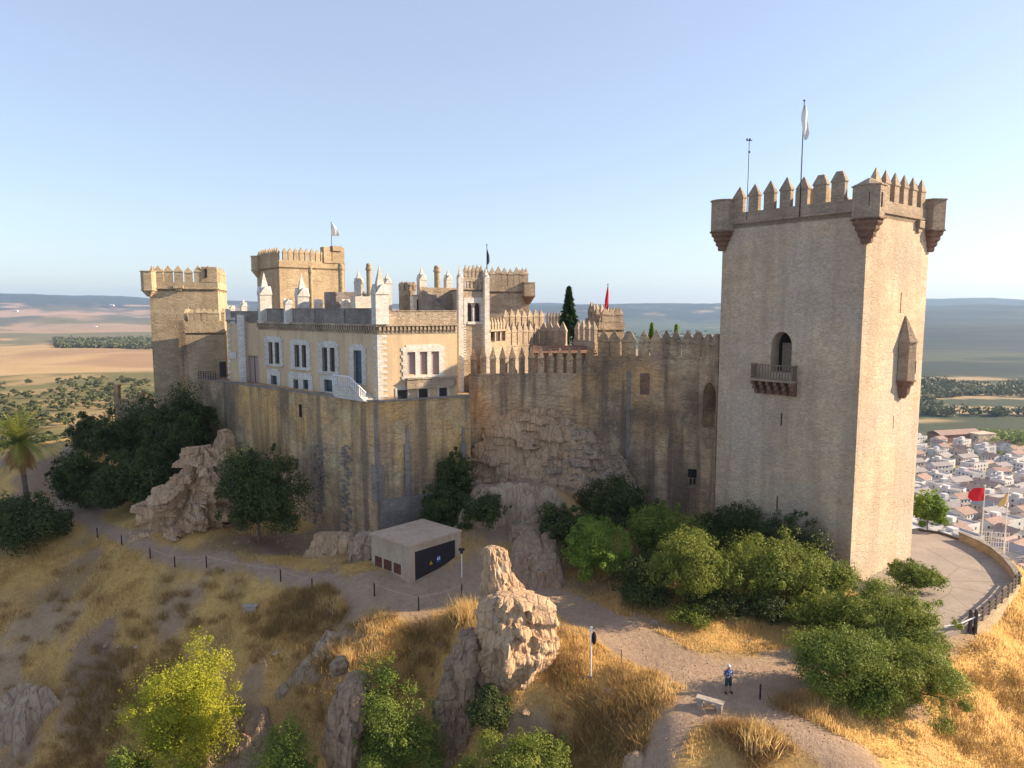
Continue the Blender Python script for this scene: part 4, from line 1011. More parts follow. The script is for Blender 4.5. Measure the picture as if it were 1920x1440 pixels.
# ------------------------------------------------------------------ vegetation
def leaves(centers, radii, per, size, rs, droop=.2, flat=.75, up=.35):
    """leaf-sized quads spread through clumps; returns V, Q"""
    C = np.repeat(centers, per, 0); Rr_ = np.repeat(radii, per)
    n = len(C); d = rs.normal(size=(n,3)); d /= np.linalg.norm(d,axis=1)[:,None]
    rr_ = Rr_*(rs.rand(n)**.45); p = C + d*rr_[:,None]*np.array([1,1,flat])
    nm = d + rs.normal(size=(n,3))*.55 + np.array([0,0,up]); nm /= np.linalg.norm(nm,axis=1)[:,None]
    a = np.cross(nm, rs.normal(size=(n,3))); a /= np.linalg.norm(a,axis=1)[:,None]; b = np.cross(nm,a)
    s1 = size*(.6+.8*rs.rand(n))[:,None]; s2 = s1*.55
    V = np.stack([p-a*s1, p-b*s2, p+a*s1, p+b*s2],1).reshape(-1,3); Q = np.arange(n*4).reshape(-1,4)
    return V, Q
def crown_clumps(c, r, k, rs, low=-.55, cr=.36):
    d = rs.normal(size=(k*3,3)); d /= np.linalg.norm(d,axis=1)[:,None]; d = d[d[:,2] > low][:k]
    q = (.25+.6*rs.rand(len(d))**.6)[:,None]; lob = 1+.26*np.sin(d[:,:1]*5+rs.rand()*6)+.2*np.sin(d[:,1:2]*6+rs.rand()*6)
    cc = np.array(c)+d*q*lob*np.array(r); rad = np.mean(r)*cr*(.35+.9*rs.rand(len(d))**1.5)
    return cc, rad
_seed = [10]
def tree(name, label, cat, c, r, m, n=7000, size=.17, k=70, trunk=True, base=None, group=None, low=-.55, tr=None, cr=.5, flat=.8):
    _seed[0] += 1; rs = np.random.RandomState(_seed[0])
    bx, by = (c[0], c[1]) if base is None else base
    bz = gz(bx, by)-.15
    root = empty(name, (bx,by,bz), label, cat, group)
    cc, rad = crown_clumps(c, r, k, rs, low, cr)
    V, Q = leaves(cc, rad, max(1, n//len(cc)), size, rs, flat=flat)
    # stray sprigs that break the outline
    sd_ = rs.normal(size=(46,3)); sd_ /= np.linalg.norm(sd_,axis=1)[:,None]; sd_ = sd_[sd_[:,2] > -.45]
    sc2 = np.array(c)+sd_*(.88+.3*rs.rand(len(sd_),1))*np.array(r); V2, Q2 = leaves(sc2, np.mean(r)*(.06+.13*rs.rand(len(sd_))), max(1, n//420), size, rs, flat=1.1)
    Q = np.vstack([Q, Q2+len(V)]); V = np.vstack([V, V2])
    zz = np.minimum(V[:,2], 1e9)
    fast_mesh('crown', V, Q, m, root)
    if trunk:
        mb = MB(); t0 = tr or max(.08, .045*np.mean(r)); top = Vector(c)+Vector((0,0,-r[2]*.1)); b0 = Vector((bx,by,bz))
        midp = b0.lerp(top,.5)+Vector((rs.normal()*.15,rs.normal()*.15,0))
        mb.tube([b0,midp,top],[t0,t0*.75,t0*.45],7)
        for i in rs.choice(len(cc), min(8,len(cc)), replace=False):
            q = Vector(cc[i]); mb.tube([midp.lerp(top,rs.rand()*.6), midp.lerp(q,.6)+Vector((0,0,.15)), q],[t0*.45,t0*.3,t0*.1],5)
        mb.build('trunk', M['bark'], root)
    return root
def tree_px(name, label, x0, y0, x1, y1, Y, m, cat='tree', depth=.9, ground=True, **kw):
    if ground:   # the crown reaches down to the ground it grows from
        gx = at((x0+x1)/2, y1, Y).x; gpy = 720-FPX*math.tan(math.atan2(gz(gx,Y)+.1-CZ, Y)+PITCH)
        y1 = max(y1, gpy) if y1 < 1000 else gpy
    c = at((x0+x1)/2,(y0+y1)/2,Y); k = Y/FPX
    r = ((x1-x0)/2*k*.95, (x1-x0)/2*k*depth*.95, (y1-y0)/2*k*.95)
    kw.setdefault('size', (.0014 if Y < 60 else .0016)*Y); kw.setdefault('n', int(min(52000, max(6000, (x1-x0)*(y1-y0)*2.4))))
    if kw.get('group') == 'thicket below the keep': r = (r[0]*1.25, r[1]*1.25, r[2]*1.06)
    return tree(name, label, cat, tuple(c), r, M[m], **kw)
# dark evergreens by the left path
G1 = 'dark evergreens between the left path and the low wall'
for lab, b, Y, m in [
 ('tallest dark evergreen tree pressed against the left end of the terrace wall',(286,738,412,860),84,'leaf_dark'),
 ('dark evergreen tree in front of the low wall with pillars',(196,752,330,880),86,'leaf_dark'),
 ('small round dark tree at the top of the left path near the low wall',(130,778,205,856),92,'leaf_dark'),
 ('dark leafy tree leaning over the left path beside the palm',(100,845,215,952),80,'leaf_dark'),
 ('dense dark tree right above the broken rock outcrop',(188,840,335,965),77,'leaf_dark'),
 ('dark tree filling the hollow above the stepped outcrop',(262,800,368,905),81,'leaf_dark')]:
    tree_px('evergreen_tree', lab, *b, Y, m, group=G1, low=-.8)
tree_px('evergreen_tree', 'solitary dark green tree standing against the foot of the terrace wall', 404,832,562,1022, 66.5, 'leaf_dark', low=-.9, depth=.7)
tree_px('shrub', 'dark green bush below the palm at the left edge', -60,925,102,1050, 71, 'leaf_dark', 'shrub', low=-.8)
tree_px('shrub', 'tall dark bush between the terrace wall and the curtain wall', 812,842,884,965, 68, 'leaf_dark', 'shrub', low=-.9)
tree_px('shrub', 'dark bush directly behind the right side of the hut roof', 782,905,872,1000, 65.5, 'leaf_dark', 'shrub', low=-.9)
tree_px('shrub', 'dusky bush right of the hut under the rock ledge', 858,925,955,1050, 63.5, 'leaf_dark', 'shrub', low=-.9)
tree_px('shrub', 'low dark bush behind the hut at the foot of the rock ledge', 830,990,905,1075, 64, 'leaf_dark', 'shrub', low=-.9)
# right hand thicket below the keep
for nm, lab, b, Y, m in [
 ('tree','dark tree at the left end of the thicket below the curtain wall',(1022,945,1100,1075),62,'leaf_dark'),
 ('tree','dusky tree against the curtain wall behind the thicket',(1090,905,1215,1010),67.5,'leaf_dark'),
 ('tree','fresh green tree lit by the sun at the left of the thicket',(1066,975,1170,1118),57.5,'leaf_lime'),
 ('tree','green tree with bright tips between the lime tree and the olive trees',(1186,945,1290,1080),61,'leaf_mid'),
 ('tree','dark tree low in the middle of the thicket',(1165,1040,1262,1150),55.5,'leaf_dark'),
 ('olive_tree','tall feathery olive tree left of the centre of the thicket',(1240,990,1375,1180),52.5,'leaf_olive'),
 ('tree','dark tree touching the left base of the keep',(1318,955,1440,1060),63,'leaf_dark'),
 ('olive_tree','broad feathery olive tree in front of the shaded keep wall',(1370,1005,1522,1175),53,'leaf_olive'),
 ('tree','dark green tree against the keep wall behind the broad olive tree',(1425,965,1535,1070),58,'leaf_dark'),
 ('tree','green tree at the front corner of the keep',(1505,1045,1592,1150),54,'leaf_mid'),
 ('shrub','low olive green bush at the foot of the thicket above the path',(1475,1125,1580,1215),49.5,'leaf_olive'),
 ('shrub','dark low bush under the middle of the thicket',(1290,1110,1400,1190),51,'leaf_dark'),
 ('shrub','rounded dark bush under the broad olive tree',(1395,1120,1490,1195),50.5,'leaf_dark')]:
    tree_px(nm, lab, *b, Y, M and m, cat='shrub' if nm=='shrub' else 'tree', low=-.9, group='thicket below the keep')
tree_px('olive_tree', 'big sunlit olive tree rising before the sunny face of the keep', 1560,1105,1757,1275, 47.5, 'leaf_olive', low=-.9, group='thicket below the keep')
tree_px('olive_tree', 'large shadowy olive tree beside the path right of the person', 1502,1185,1668,1372, 40.8, 'leaf_mid', low=-.9, group='thicket below the keep')
tree_px('olive_tree', 'wide olive tree spreading over the golden slope at the right', 1630,1215,1785,1372, 40.8, 'leaf_olive', low=-.9, group='thicket below the keep')
for lab, b, Y, m in [('low dark bush joining the lime tree to the olive trees',(1150,1100,1260,1170),53,'leaf_dark'),('small olive bush at the edge of the path under the feathery olive tree',(1255,1140,1335,1200),50,'leaf_olive'),
 ('dark bush between the broad olive tree and the keep corner',(1480,1080,1560,1170),52.5,'leaf_mid'),('dark gap filling bush behind the big sunlit olive tree',(1560,1120,1640,1200),50,'leaf_dark'),('olive bush below the big sunlit olive tree facing the golden slope',(1660,1180,1760,1280),44.5,'leaf_mid'),('shadowy bush at the foot of the large olive tree',(1560,1290,1690,1375),39.6,'leaf_mid')]:
    tree_px('shrub', lab, *b, Y, m, 'shrub', low=-.9, group='thicket below the keep')
tree_px('shrub', 'green bush at the bottom right below the wide olive tree', 1690,1358,1802,1460, 40.5, 'leaf_olive', 'shrub', low=-.8)
tree_px('shrub', 'round green shrub casting its shadow on the sunny foot of the keep', 1668,1050,1760,1128, 56.2, 'leaf_mid', 'shrub', low=-.9)
tree_px('tree', 'bright green tree peeping out behind the right edge of the keep', 1712,918,1770,1000, 73, 'leaf_lime')
# foreground bushes
tree_px('tree', 'glowing yellow green tree on the shaded slope at the lower left', 246,1178,456,1392, 47, 'leaf_bright', low=-.9, size=.07, n=52000, k=80)
tree_px('shrub', 'small bush with pale tips at the bottom left under the glowing tree', 198,1388,285,1470, 44, 'leaf_mid', 'shrub', low=-.8)
tree_px('shrub', 'rounded green bush at the bottom edge left of the cleft rock', 478,1338,602,1470, 42, 'leaf_mid', 'shrub', low=-.9)
tree_px('tree', 'dark leafy tree with sunlit tips left of the tall boulder', 655,1222,830,1450, 42.5, 'leaf_mid', low=-.95, k=34)
tree_px('shrub', 'dark round bush at the foot of the tall boulder', 876,1280,962,1362, 42, 'leaf_dark', 'shrub', low=-.9)
tree_px('shrub', 'sunlit green bush at the bottom edge below the tall boulder', 866,1380,1100,1490, 38.5, 'leaf_olive', 'shrub', low=-.8)
tree_px('shrub', 'spiky green bush at the bottom edge right of the sandy path', 1370,1398,1500,1470, 37.5, 'leaf_olive', 'shrub', low=-.7)
# conifers inside the ward
def conifer(name, label, px, tip, basepy, wpx, Y, m, n, size, group=None):
    b0 = at(px,basepy,Y); t0 = at(px,tip,Y); w_ = wpx/FPX*Y/2; rs = np.random.RandomState(int(px)); H = t0.z-b0.z
    root = empty(name, tuple(b0), label, 'tree', group)
    u = rs.rand(n)**.8; lay = .5+.5*np.abs(np.sin(u*34)); ph = rs.rand(n)*6.283; lob = 1+.2*np.sin(ph*5+u*20)
    rad_ = w_*1.2*(1-u)**1.05*(.35+.65*np.sqrt(rs.rand(n)))*(.6+.4*lay)*lob
    p = np.stack([b0.x+rad_*np.cos(ph), Y+rad_*np.sin(ph), b0.z+u*H-rad_*.15],1)
    d = np.stack([np.cos(ph),np.sin(ph),-.35+.3*rs.normal(size=n)],1)+rs.normal(size=(n,3))*.3; d /= np.linalg.norm(d,axis=1)[:,None]
    a = np.cross(d, rs.normal(size=(n,3))); a /= np.linalg.norm(a,axis=1)[:,None]
    s1 = size*(.7+.6*rs.rand(n))[:,None]
    V = np.stack([p-d*s1*.4,p-a*s1*.35,p+d*s1,p+a*s1*.35],1).reshape(-1,3)
    fast_mesh('crown', V, np.arange(n*4).reshape(-1,4), m, root)
    mb = MB(); mb.tube([b0-Vector((0,0,3)), b0+Vector((0,0,H*.9))],[.2,.04],7); mb.build('trunk', M['bark'], root)
conifer('conifer','tall dark conifer rising from the ward behind the battlement wall',1066,537,645,44,92,M['needle'],4200,.34)
conifer('cypress','small golden green cypress tip behind the dark battlement wall, nearer the conifer',1221,605,660,20,80,M['leaf_lime'],900,.22,'cypress tips behind the battlement wall')
conifer('cypress','thin golden green cypress tip behind the dark battlement wall, nearer the keep',1267,608,660,15,80,M['leaf_lime'],700,.22,'cypress tips behind the battlement wall')
# palm
pc = at(36,830,76); px_, py_ = pc.x+.6, 76.; pb = gz(px_,py_)
palm = empty('palm_tree', (px_,py_,pb), 'palm with green fronds and a skirt of dry fronds at the left edge', 'palm')
mb = MB(); mb.tube([(px_,py_,pb-.2),(px_-.3,py_,pb+(pc.z-pb)*.5),(pc.x,py_,pc.z)],[.3,.26,.3],10); mb.build('trunk', M['bark'], palm)
def fronds(n, e0, e1, L_, droop, seed):
    rs = np.random.RandomState(seed); V = []; F = []
    for i in range(n):
        az = i*2.399+rs.rand()*.5; el = e0+(e1-e0)*rs.rand(); l = L_*(.8+.4*rs.rand()); pts = []; d = np.array([math.cos(az)*math.cos(el),math.sin(az)*math.cos(el),math.sin(el)]); p = np.array(pc)
        for k in range(10):
            pts.append(p.copy()); p = p+d*l/10; d = d+np.array([0,0,-droop*.1]); d /= np.linalg.norm(d)
        side = np.array([-math.sin(az),math.cos(az),0])
        for k in range(1,10):
            f = (pts[k]-pts[k-1]); f /= np.linalg.norm(f)
            for s__ in (-1,1):
                for h in (0,.5):
                    q = pts[k-1]*(1-h)+pts[k]*h; wd = .75*math.sin(math.pi*min(.97,(k+h)/10.5+.08))**.6
                    tip = q+side*s__*wd+f*wd*.7+np.array([0,0,-.25*wd]); m_ = len(V)
                    V += [q, q+f*.11, tip, tip-f*.03]; F.append((m_,m_+1,m_+2,m_+3))
            m_ = len(V); V += [pts[k-1]-side*.035, pts[k-1]+side*.035, pts[k]+side*.03, pts[k]-side*.03]; F.append((m_,m_+1,m_+2,m_+3))
    return np.array(V), np.array(F)
V, Q = fronds(60, R(-5), R(80), 4.9, 1.25, 4); fast_mesh('crown', V, Q, M['frond'], palm)
V, Q = fronds(36, R(-65), R(-30), 3.4, 1.8, 5); fast_mesh('frond_skirt', V, Q, M['frond_dry'], palm)

# ------------------------------------------------------------------ rocks
def nz3(V, s, o=4):
    out = np.empty(len(V))
    for i, v in enumerate(V): out[i] = noise.fractal(Vector(v)*s, 1., 2., o)
    return out
def rock_loft(name, label, rows, Y, m, ry=None, seed=0, p=1.35, rot=45, amp=.22, cat='rock', group=None, n=84, levels=64, loc=None, kind=None, blk=.6):
    """rows: (py, x left, x right[, Y]) outline of a standing rock; cross-section is a rounded block"""
    rows = sorted(rows, key=lambda q: -q[0]); zs=[]; cx=[]; rx=[]; yy=[]
    for q in rows:
        Yq = q[3] if len(q) > 3 else Y; a = at(q[1],q[0],Yq); b_ = at(q[2],q[0],Yq); zs.append(a.z); cx.append((a.x+b_.x)/2); rx.append((b_.x-a.x)/2); yy.append(Yq)
    zs = np.array(zs); zz = np.linspace(zs[0], zs[-1], levels)
    cx, rx, yy = (np.interp(zz, zs, np.array(q)) for q in (cx,rx,yy))
    th = np.linspace(0,2*np.pi,n,endpoint=False); c_ = np.cos(th-R(rot)); s_ = np.sin(th-R(rot))
    rad_ = 1/(np.abs(c_)**p+np.abs(s_)**p)**(1/p); rad_ = rad_/np.max(np.abs(rad_*np.cos(th)))
    ryv = rx if ry is None else np.minimum(ry, np.full(levels, ry)) * np.clip(rx/np.max(rx),.35,1)
    X = cx[:,None]+1.08*rx[:,None]*(rad_*np.cos(th))[None,:]; Yv = yy[:,None]+ryv[:,None]*(rad_*np.sin(th))[None,:]
    Zv = np.repeat(zz[:,None], n, 1); rx = rx*1.07; V = np.stack([X,Yv,Zv],2).reshape(-1,3)
    off = np.array([seed*7.1,seed*3.3,0]); vs = V*np.array([1,1,.38])+off
    d1 = nz3(vs,.8,5); d2 = nz3(V*np.array([1,1,.8])+off,2.6,4)
    cr = np.empty(len(V)); cb = np.empty(len(V))
    for i_, v in enumerate(V*np.array([1,1,.45])+off):
        dd_, pp_ = noise.voronoi(Vector(v)*.75); cr[i_] = min(1,(dd_[1]-dd_[0])/.22); cb[i_] = noise.cell(pp_[0]*3.1)
    st = np.abs(np.mod(V[:,2]*1.15+d1*.5+V[:,0]*.25,1)-.5)*2
    ang_ = np.tile(np.arange(n)/n*6.283,levels); bz = np.floor(V[:,2]/.9+ang_*.35+d1*.35); ba = np.floor(ang_*2.6+bz*1.7+d2*.25)
    bk_ = np.array([noise.cell(Vector((a_*1.13+.5+seed,b_*1.37+.5,seed+.5))) for a_,b_ in zip(ba,bz)])
    d1 = blk*(bk_-.5) + .55*d1 + .75*(cb-.5)*cr - .45*(1-cr) + .22*(st-.5)
    cen = np.stack([np.repeat(cx,n),np.repeat(yy,n),V[:,2]],1); dr = V-cen; ln = np.linalg.norm(dr,axis=1)+1e-6
    V = V+dr/ln[:,None]*(amp*d1*np.minimum(ln,2.)+amp*.35*d2)[:,None]; V[:,2] += .25*amp*d2
    i = (np.arange(levels-1)[:,None]*n+np.arange(n)[None,:]); j = (np.arange(levels-1)[:,None]*n+(np.arange(n)+1)[None,:]%n)
    Q = np.stack([i,j,j+n,i+n],2).reshape(-1,4)
    top = np.append(V[-n:].mean(0)[None,:]+np.array([[0,0,.1]]),[]).reshape(1,3); V = np.vstack([V,top]); k = len(V)-1
    tq = np.stack([np.arange(n)+(levels-1)*n, (np.arange(n)+1)%n+(levels-1)*n, np.full(n,k), np.full(n,k)],1)
    me_faces = [tuple(q) for q in Q]+[(a,b_,k) for a,b_,_,_ in tq]
    mb = MB(); mb.v = [tuple(v) for v in V]; mb.f = me_faces; mb.m = [0]*len(me_faces); mb.sm = False
    o = mb.build(name, m); return tag(o, label, cat, group, kind)
rock_loft('boulder','large pale block of rock with a sunlit right side beside the path',
 [(1114,925,1000),(1119,908,1026),(1132,895,1040),(1150,889,1046),(1180,885,1053),(1215,882,1054),(1240,884,1040),(1265,890,1020),(1300,900,1005),(1350,895,1000)],45,M['rock'],ry=2.7,seed=1,amp=.24,levels=90,n=130,rot=-8,p=1.25)
rock_loft('boulder','slim rock spur standing up behind the large pale block',
 [(1026,906,942),(1031,902,950),(1058,901,960),(1085,900,970),(1108,900,984),(1135,898,992),(1200,895,1000)],46.6,M['rock'],ry=1.5,seed=41,amp=.2,levels=70,n=100,rot=-8,p=1.2)
rock_loft('rock','cleft brown rock wall left of the dark leafy tree at the bottom',[(1268,650,690),(1290,630,695),(1340,612,690),(1390,608,682),(1450,625,690)],43.5,M['rockred'],ry=1.6,seed=2,rot=30)
rock_loft('rock','brown rock face dropping below the tall boulder',[(1188,858,900),(1230,838,905),(1290,822,905),(1360,815,900),(1450,800,895)],45.2,M['rockred'],ry=2.2,seed=3,rot=40)
def slab(label, quad, m, seed, th=1.6, amp=.22, n=46):
    """tilted sheet of bedrock: quad = four (px, py, z) corners, edges fall away into the soil"""
    P = [np.array(at_z(*q)) for q in quad]; u = np.linspace(0,1,n); U, W_ = np.meshgrid(u,u); U = U.ravel(); W_ = W_.ravel()
    V = (P[0]*((1-U)*(1-W_))[:,None]+P[1]*(U*(1-W_))[:,None]+P[2]*(U*W_)[:,None]+P[3]*((1-U)*W_)[:,None])
    e = np.minimum(np.minimum(U,1-U),np.minimum(W_,1-W_)); V[:,:2] += (np.stack([fbm(V[:,0]*.7+seed,V[:,1]*.7,3),fbm(V[:,0]*.7,V[:,1]*.7+seed,3)],1)-.5)*1.6
    off = np.array([seed*5.,0,0]); d = nz3(V*np.array([1,1,.5])+off,.6,5); V[:,2] += amp*d*1.3
    for i_, v in enumerate(V):
        dd_, pp_ = noise.voronoi(Vector(v)*.55); V[i_,2] += .3*(noise.cell(pp_[0]*2.7)-.5)-.16*(1-min(1,(dd_[1]-dd_[0])/.15))
    V[:,2] -= th*(1-sstep(0,.12,e))
    i = (np.arange(n-1)[:,None]*n+np.arange(n-1)[None,:]).ravel(); Q = np.stack([i,i+1,i+n+1,i+n],1)
    B = V.copy(); B[:,2] -= th+.4; k = n*n; rim = list(range(n))+[n*j_+n-1 for j_ in range(1,n)]+[k-1-j_ for j_ in range(1,n)]+[n*(n-1-j_) for j_ in range(1,n-1)]
    mb = MB(); mb.v = [tuple(v) for v in V]+[tuple(B[r_]) for r_ in rim]; mb.f = [tuple(q) for q in Q]
    for a in range(len(rim)): b_ = (a+1)%len(rim); mb.f.append((rim[a],k+a,k+b_,rim[b_]))
    mb.f.append(tuple(range(k,k+len(rim)))); mb.m = [0]*len(mb.f)
    return tag(mb.build('rock', m), label, 'rock')
slab('grey sloping slab of rock in the middle of the shaded slope',[(520,1262,-4.0),(690,1275,-3.6),(760,1188,-1.6),(600,1170,-1.9)],M['rockgrey'],4)
slab('broad rough ledge of grey rock between the bushes and the cliff',[(850,960,4.8),(1040,965,4.4),(1050,905,7.0),(890,900,7.5)],M['rockgrey'],22,th=1.2,amp=.3)
slab('sloping brown rock apron below the ledge',[(955,1090,.9),(1060,1095,.8),(1050,985,3.8),(955,985,4.4)],M['rockred'],23,th=1.0,amp=.2)
slab('bare brown slab of rock at the bottom between two green bushes',[(300,1450,-9.6),(480,1450,-9.0),(520,1300,-5.2),(440,1290,-5.8)],M['rockred'],14,amp=.12)
rock_loft('rock','pale boulder at the bottom edge beside the sandy path',[(1412,1186,1204),(1425,1172,1220),(1460,1165,1228)],37.2,M['rock'],seed=5,p=2,amp=.12)
rock_loft('rock','jagged sunlit rock between the bench and the sandy path',[(1338,1300,1330,40.6),(1350,1293,1368,40.2),(1372,1310,1398,39.6),(1395,1330,1405,39.2)],40,M['rock'],ry=.8,seed=6,amp=.3)
rock_loft('rock','flat grey rock ledge beneath the large olive tree by the path',[(1322,1500,1530,41.5),(1345,1510,1570,40.8),(1372,1535,1605,40),(1400,1560,1620,39.3)],40.5,M['rockgrey'],ry=1.2,seed=7,p=2,amp=.22)
rock_loft('rock','sunlit rock outcrop at the bottom right under the olive trees',[(1368,1575,1640,40),(1390,1570,1690,39.5),(1420,1600,1720,39),(1460,1610,1740,38.5)],39.5,M['rock'],ry=1.1,seed=8,amp=.3)
rock_loft('rock','pale cracked rock at the bottom right beside the dry trunk',[(1352,1685,1715),(1380,1670,1735),(1440,1660,1740)],41.5,M['rock'],ry=.9,seed=9,amp=.25)
slab('long grey rock slab at the lower left edge',[(-60,1370,-11.6),(40,1350,-10.2),(110,1268,-7.4),(20,1280,-8.2)],M['rockgrey'],10)
rock_loft('rock','small round brown rock beside the tuft on the grey slab',[(1232,630,648),(1245,617,655),(1262,620,650)],46.5,M['rockred'],seed=11,p=2,amp=.1)
rock_loft('outcrop','stepped broken rock outcrop below the dark evergreens',[(838,350,402),(858,338,412),(890,318,425),(925,285,432),(950,260,436),(985,255,440),(1020,262,440),(1050,290,440)],71,M['rock'],ry=3.2,seed=12,rot=20,amp=.42,levels=100,n=130,blk=1.5)
rock_loft('outcrop','tall pale rock buttress at the left corner of the terrace wall',[(806,410,430),(822,404,438),(850,398,442),(900,390,446),(960,380,448),(1035,365,455)],76.5,M['rock'],ry=2.4,seed=13,rot=20,amp=.2)
rock_loft('rock','crumbling grey rubble at the base of the terrace wall left of the hut',[(1000,668,712),(1040,655,712),(1075,640,708),(1105,632,704)],62.5,M['rockgrey'],ry=1.6,seed=14,amp=.22)
rock_loft('rock','rough stony footing right of the solitary dark tree',[(1000,590,660),(1040,575,690),(1075,560,700),(1095,560,690)],64.8,M['rock'],ry=1.6,seed=15,amp=.22)
cl = 'cliff under the curtain wall'
rock_loft('cliff','ochre cliff under the curtain wall above the rock ledge',[(765,960,1040),(800,905,1085),(850,885,1130),(900,875,1185),(940,880,1200),(990,900,1200)],75.2,M['rock'],ry=3.6,seed=16,rot=10,p=1.8,amp=.22,levels=80,n=120,blk=1.4)
rock_loft('cliff','grey bulging rock face at the right foot of the curtain wall',[(805,1050,1110),(840,1010,1150),(880,985,1180),(920,970,1190),(980,960,1190)],75,M['rockgrey'],ry=3.2,seed=17,rot=20,p=1.8,amp=.22,levels=70,n=110,blk=1.4)
rock_loft('rock','pale rock knob on the ledge behind the dark bushes',[(903,870,900),(920,850,925),(950,840,950),(985,845,960)],69.5,M['rockgrey'],ry=2.2,seed=18,amp=.2)
rock_loft('rock','brown rock mound between the ledge and the tall boulder',[(985,958,1015),(1010,946,1040),(1045,940,1058),(1085,935,1070),(1110,940,1075)],62.5,M['rockred'],ry=2.6,seed=19,p=2,amp=.12)
rock_loft('rock','stepped ochre rocks under the ledge path',[(940,945,1000),(955,935,1020),(985,930,1030)],67,M['rockred'],ry=1.6,seed=20,amp=.25)
for k,(x,y,Y,s,lab) in enumerate([(1190,1155,53,26,'grey rocks beside the path under the thicket, left cluster'),(1222,1190,51,18,'grey rock in the path bank nearest the handrail'),(1270,1185,52,14,'small grey rock in the bank above the path'),(1243,1212,50,9,'smallest grey rock lying on the path edge')]):
    rock_loft('rock',lab,[(y-s*.5,x-s*.4,x+s*.3),(y,x-s*.8,x+s*.7),(y+s*.6,x-s,x+s)],Y,M['rockgrey'],seed=30+k,amp=.25,n=40,levels=20)
# stones strewn over the slopes
rs = random.Random(21); protos = []
for k in range(3):
    mb = MB(); import bmesh as _bm
    bm = _bm.new(); _bm.ops.create_icosphere(bm, subdivisions=2, radius=1)
    for v in bm.verts:
        v.co *= 1+.45*noise.fractal(v.co*1.3+Vector((k*9,0,0)),1,2,3); v.co.z *= .65
    me = bpy.data.meshes.new('stone'); bm.to_mesh(me); bm.free(); me.materials.append(M[('rock','rockgrey','rockred')[k]]); protos.append(me)
cnt = 0
for i in range(400):
    x = rs.uniform(-45,34); y = rs.uniform(38,62)
    if abs(x)/y > .74 or cnt >= 110: continue
    px_, gr = masks(np.array([x]),np.array([y]))
    if way_dist(np.array([x]),np.array([y]))[0] < .2 or in_poly(np.array([x]),np.array([y]),PLAT)[0]: continue
    s_ = rs.uniform(.1,.34); o = place(protos[i%3], 'stone', (x,y,gz(x,y)), rs.uniform(0,6), None, (s_,s_*rs.uniform(.7,1.4),s_*rs.uniform(.6,1)))
    tag(o, 'loose stone lying in the dry grass of the slope', 'stone', 'loose stones on the dry slopes'); cnt += 1

# ------------------------------------------------------------------ dry grass and scrub
def blades(X, Y, h, wd, per, seed, lean=.45, spread=.16):
    rs = np.random.RandomState(seed); n = len(X)*per
    x = np.repeat(X,per)+rs.normal(size=n)*spread; y = np.repeat(Y,per)+rs.normal(size=n)*spread
    z = np.repeat(height(X,Y),per)-.05; hh = np.repeat(h,per)*(.5+.8*rs.rand(n)); a = rs.rand(n)*6.283; l = lean*hh*rs.rand(n)
    b = rs.rand(n)*6.283; w_ = wd*(.6+.8*rs.rand(n))
    p0 = np.stack([x-w_*np.cos(b),y-w_*np.sin(b),z],1); p1 = np.stack([x+w_*np.cos(b),y+w_*np.sin(b),z],1); t_ = np.stack([x+l*np.cos(a),y+l*np.sin(a),z+hh],1)
    return np.stack([p0,p1,t_],1).reshape(-1,3), np.arange(n*3).reshape(-1,3)
rs = np.random.RandomState(11); N = 170000
y = 36+rs.rand(N)**.85*36; x = (rs.rand(N)*2-1)*.78*y
pm_, gm_ = masks(x,y); keepm = (rs.rand(N) < np.clip(gm_*1.0+.05,0,1)*np.where(x < 2, .42, .85)) & (pm_ < .35) & ~in_poly(x,y,PLAT)
tall = fbm(x/2.5+20,y/2.5,3)
keepm &= ~((y > 58.5) & (x > -34) & (rs.rand(N) > .35)) & (near_h(x,y) < 4)
fr = np.array(FR.A); keepm &= ~((y > 63) & (x > -20) & (x < 20))
def outside(Pq, marg):
    d = Vector((0,0))
    return True
ur_, ul_ = np.array(ur), np.array(ul); rel = np.stack([x-KF.x,y-KF.y],1); a_, b_ = rel@ur_, rel@ul_
keepm &= ~((a_ > -.2) & (b_ > -.2) & (a_ < FR.L) & (b_ < FL.L))
hd = np.stack([x-h0.x,y-h0.y],1); hu = np.array(hR.u); hv = -np.array(hR.n); keepm &= ~((hd@hu > -.3)&(hd@hu < hR.L+.3)&(hd@hv > -.3)&(hd@hv < 8))
x, y, tall = x[keepm], y[keepm], tall[keepm]; print('tufts', len(x))
V, Q = blades(x, y, .16+.45*np.clip(tall-.4,0,1)*2, .03, 7, 12)
g_ = fast_mesh('dry_grass', V, Q, M['grass'], k=3); tag(g_, 'golden dry grass covering the slopes around the castle rock', 'grass', kind='stuff')
# brown scrub: low twiggy cushions
rs = np.random.RandomState(13); sx = []; sy = []
for px,py,z,r_,n in [(540,1150,-2,3.5,70),(600,1130,-1.5,2.5,40),(240,1330,-9,5.5,120),(200,1260,-7,4,70),(130,1400,-11,4,60),(610,1290,-5,2.5,40),(1150,1300,-.5,2.6,50),(1120,1370,-2,3,70),(1230,1360,-.5,1.5,30),(640,1170,-2.2,3,50),(1420,1400,-.6,1.3,26),(1380,1380,-.5,1.,20),(1480,1330,-.1,.9,14),(880,1140,0,1.3,20),(1880,1300,-3,4,60),(1840,1400,-3,3,40),(340,1150,-3.4,5,50),(60,1150,-4.5,5,30),(780,1200,-2,3,50),(1060,1250,-.3,1.6,30)]:
    c = at_z(px,py,z); sx += list(c.x+rs.normal(size=n)*r_*.5); sy += list(c.y+rs.normal(size=n)*r_*.45)
sx = np.array(sx); sy = np.array(sy); k_ = masks(sx,sy)[0] < .6; sx, sy = sx[k_], sy[k_]
hh_ = .3+.45*rs.rand(len(sx)); V, Q = blades(sx, sy, hh_, .02, 95, 14, 1.3, .34)
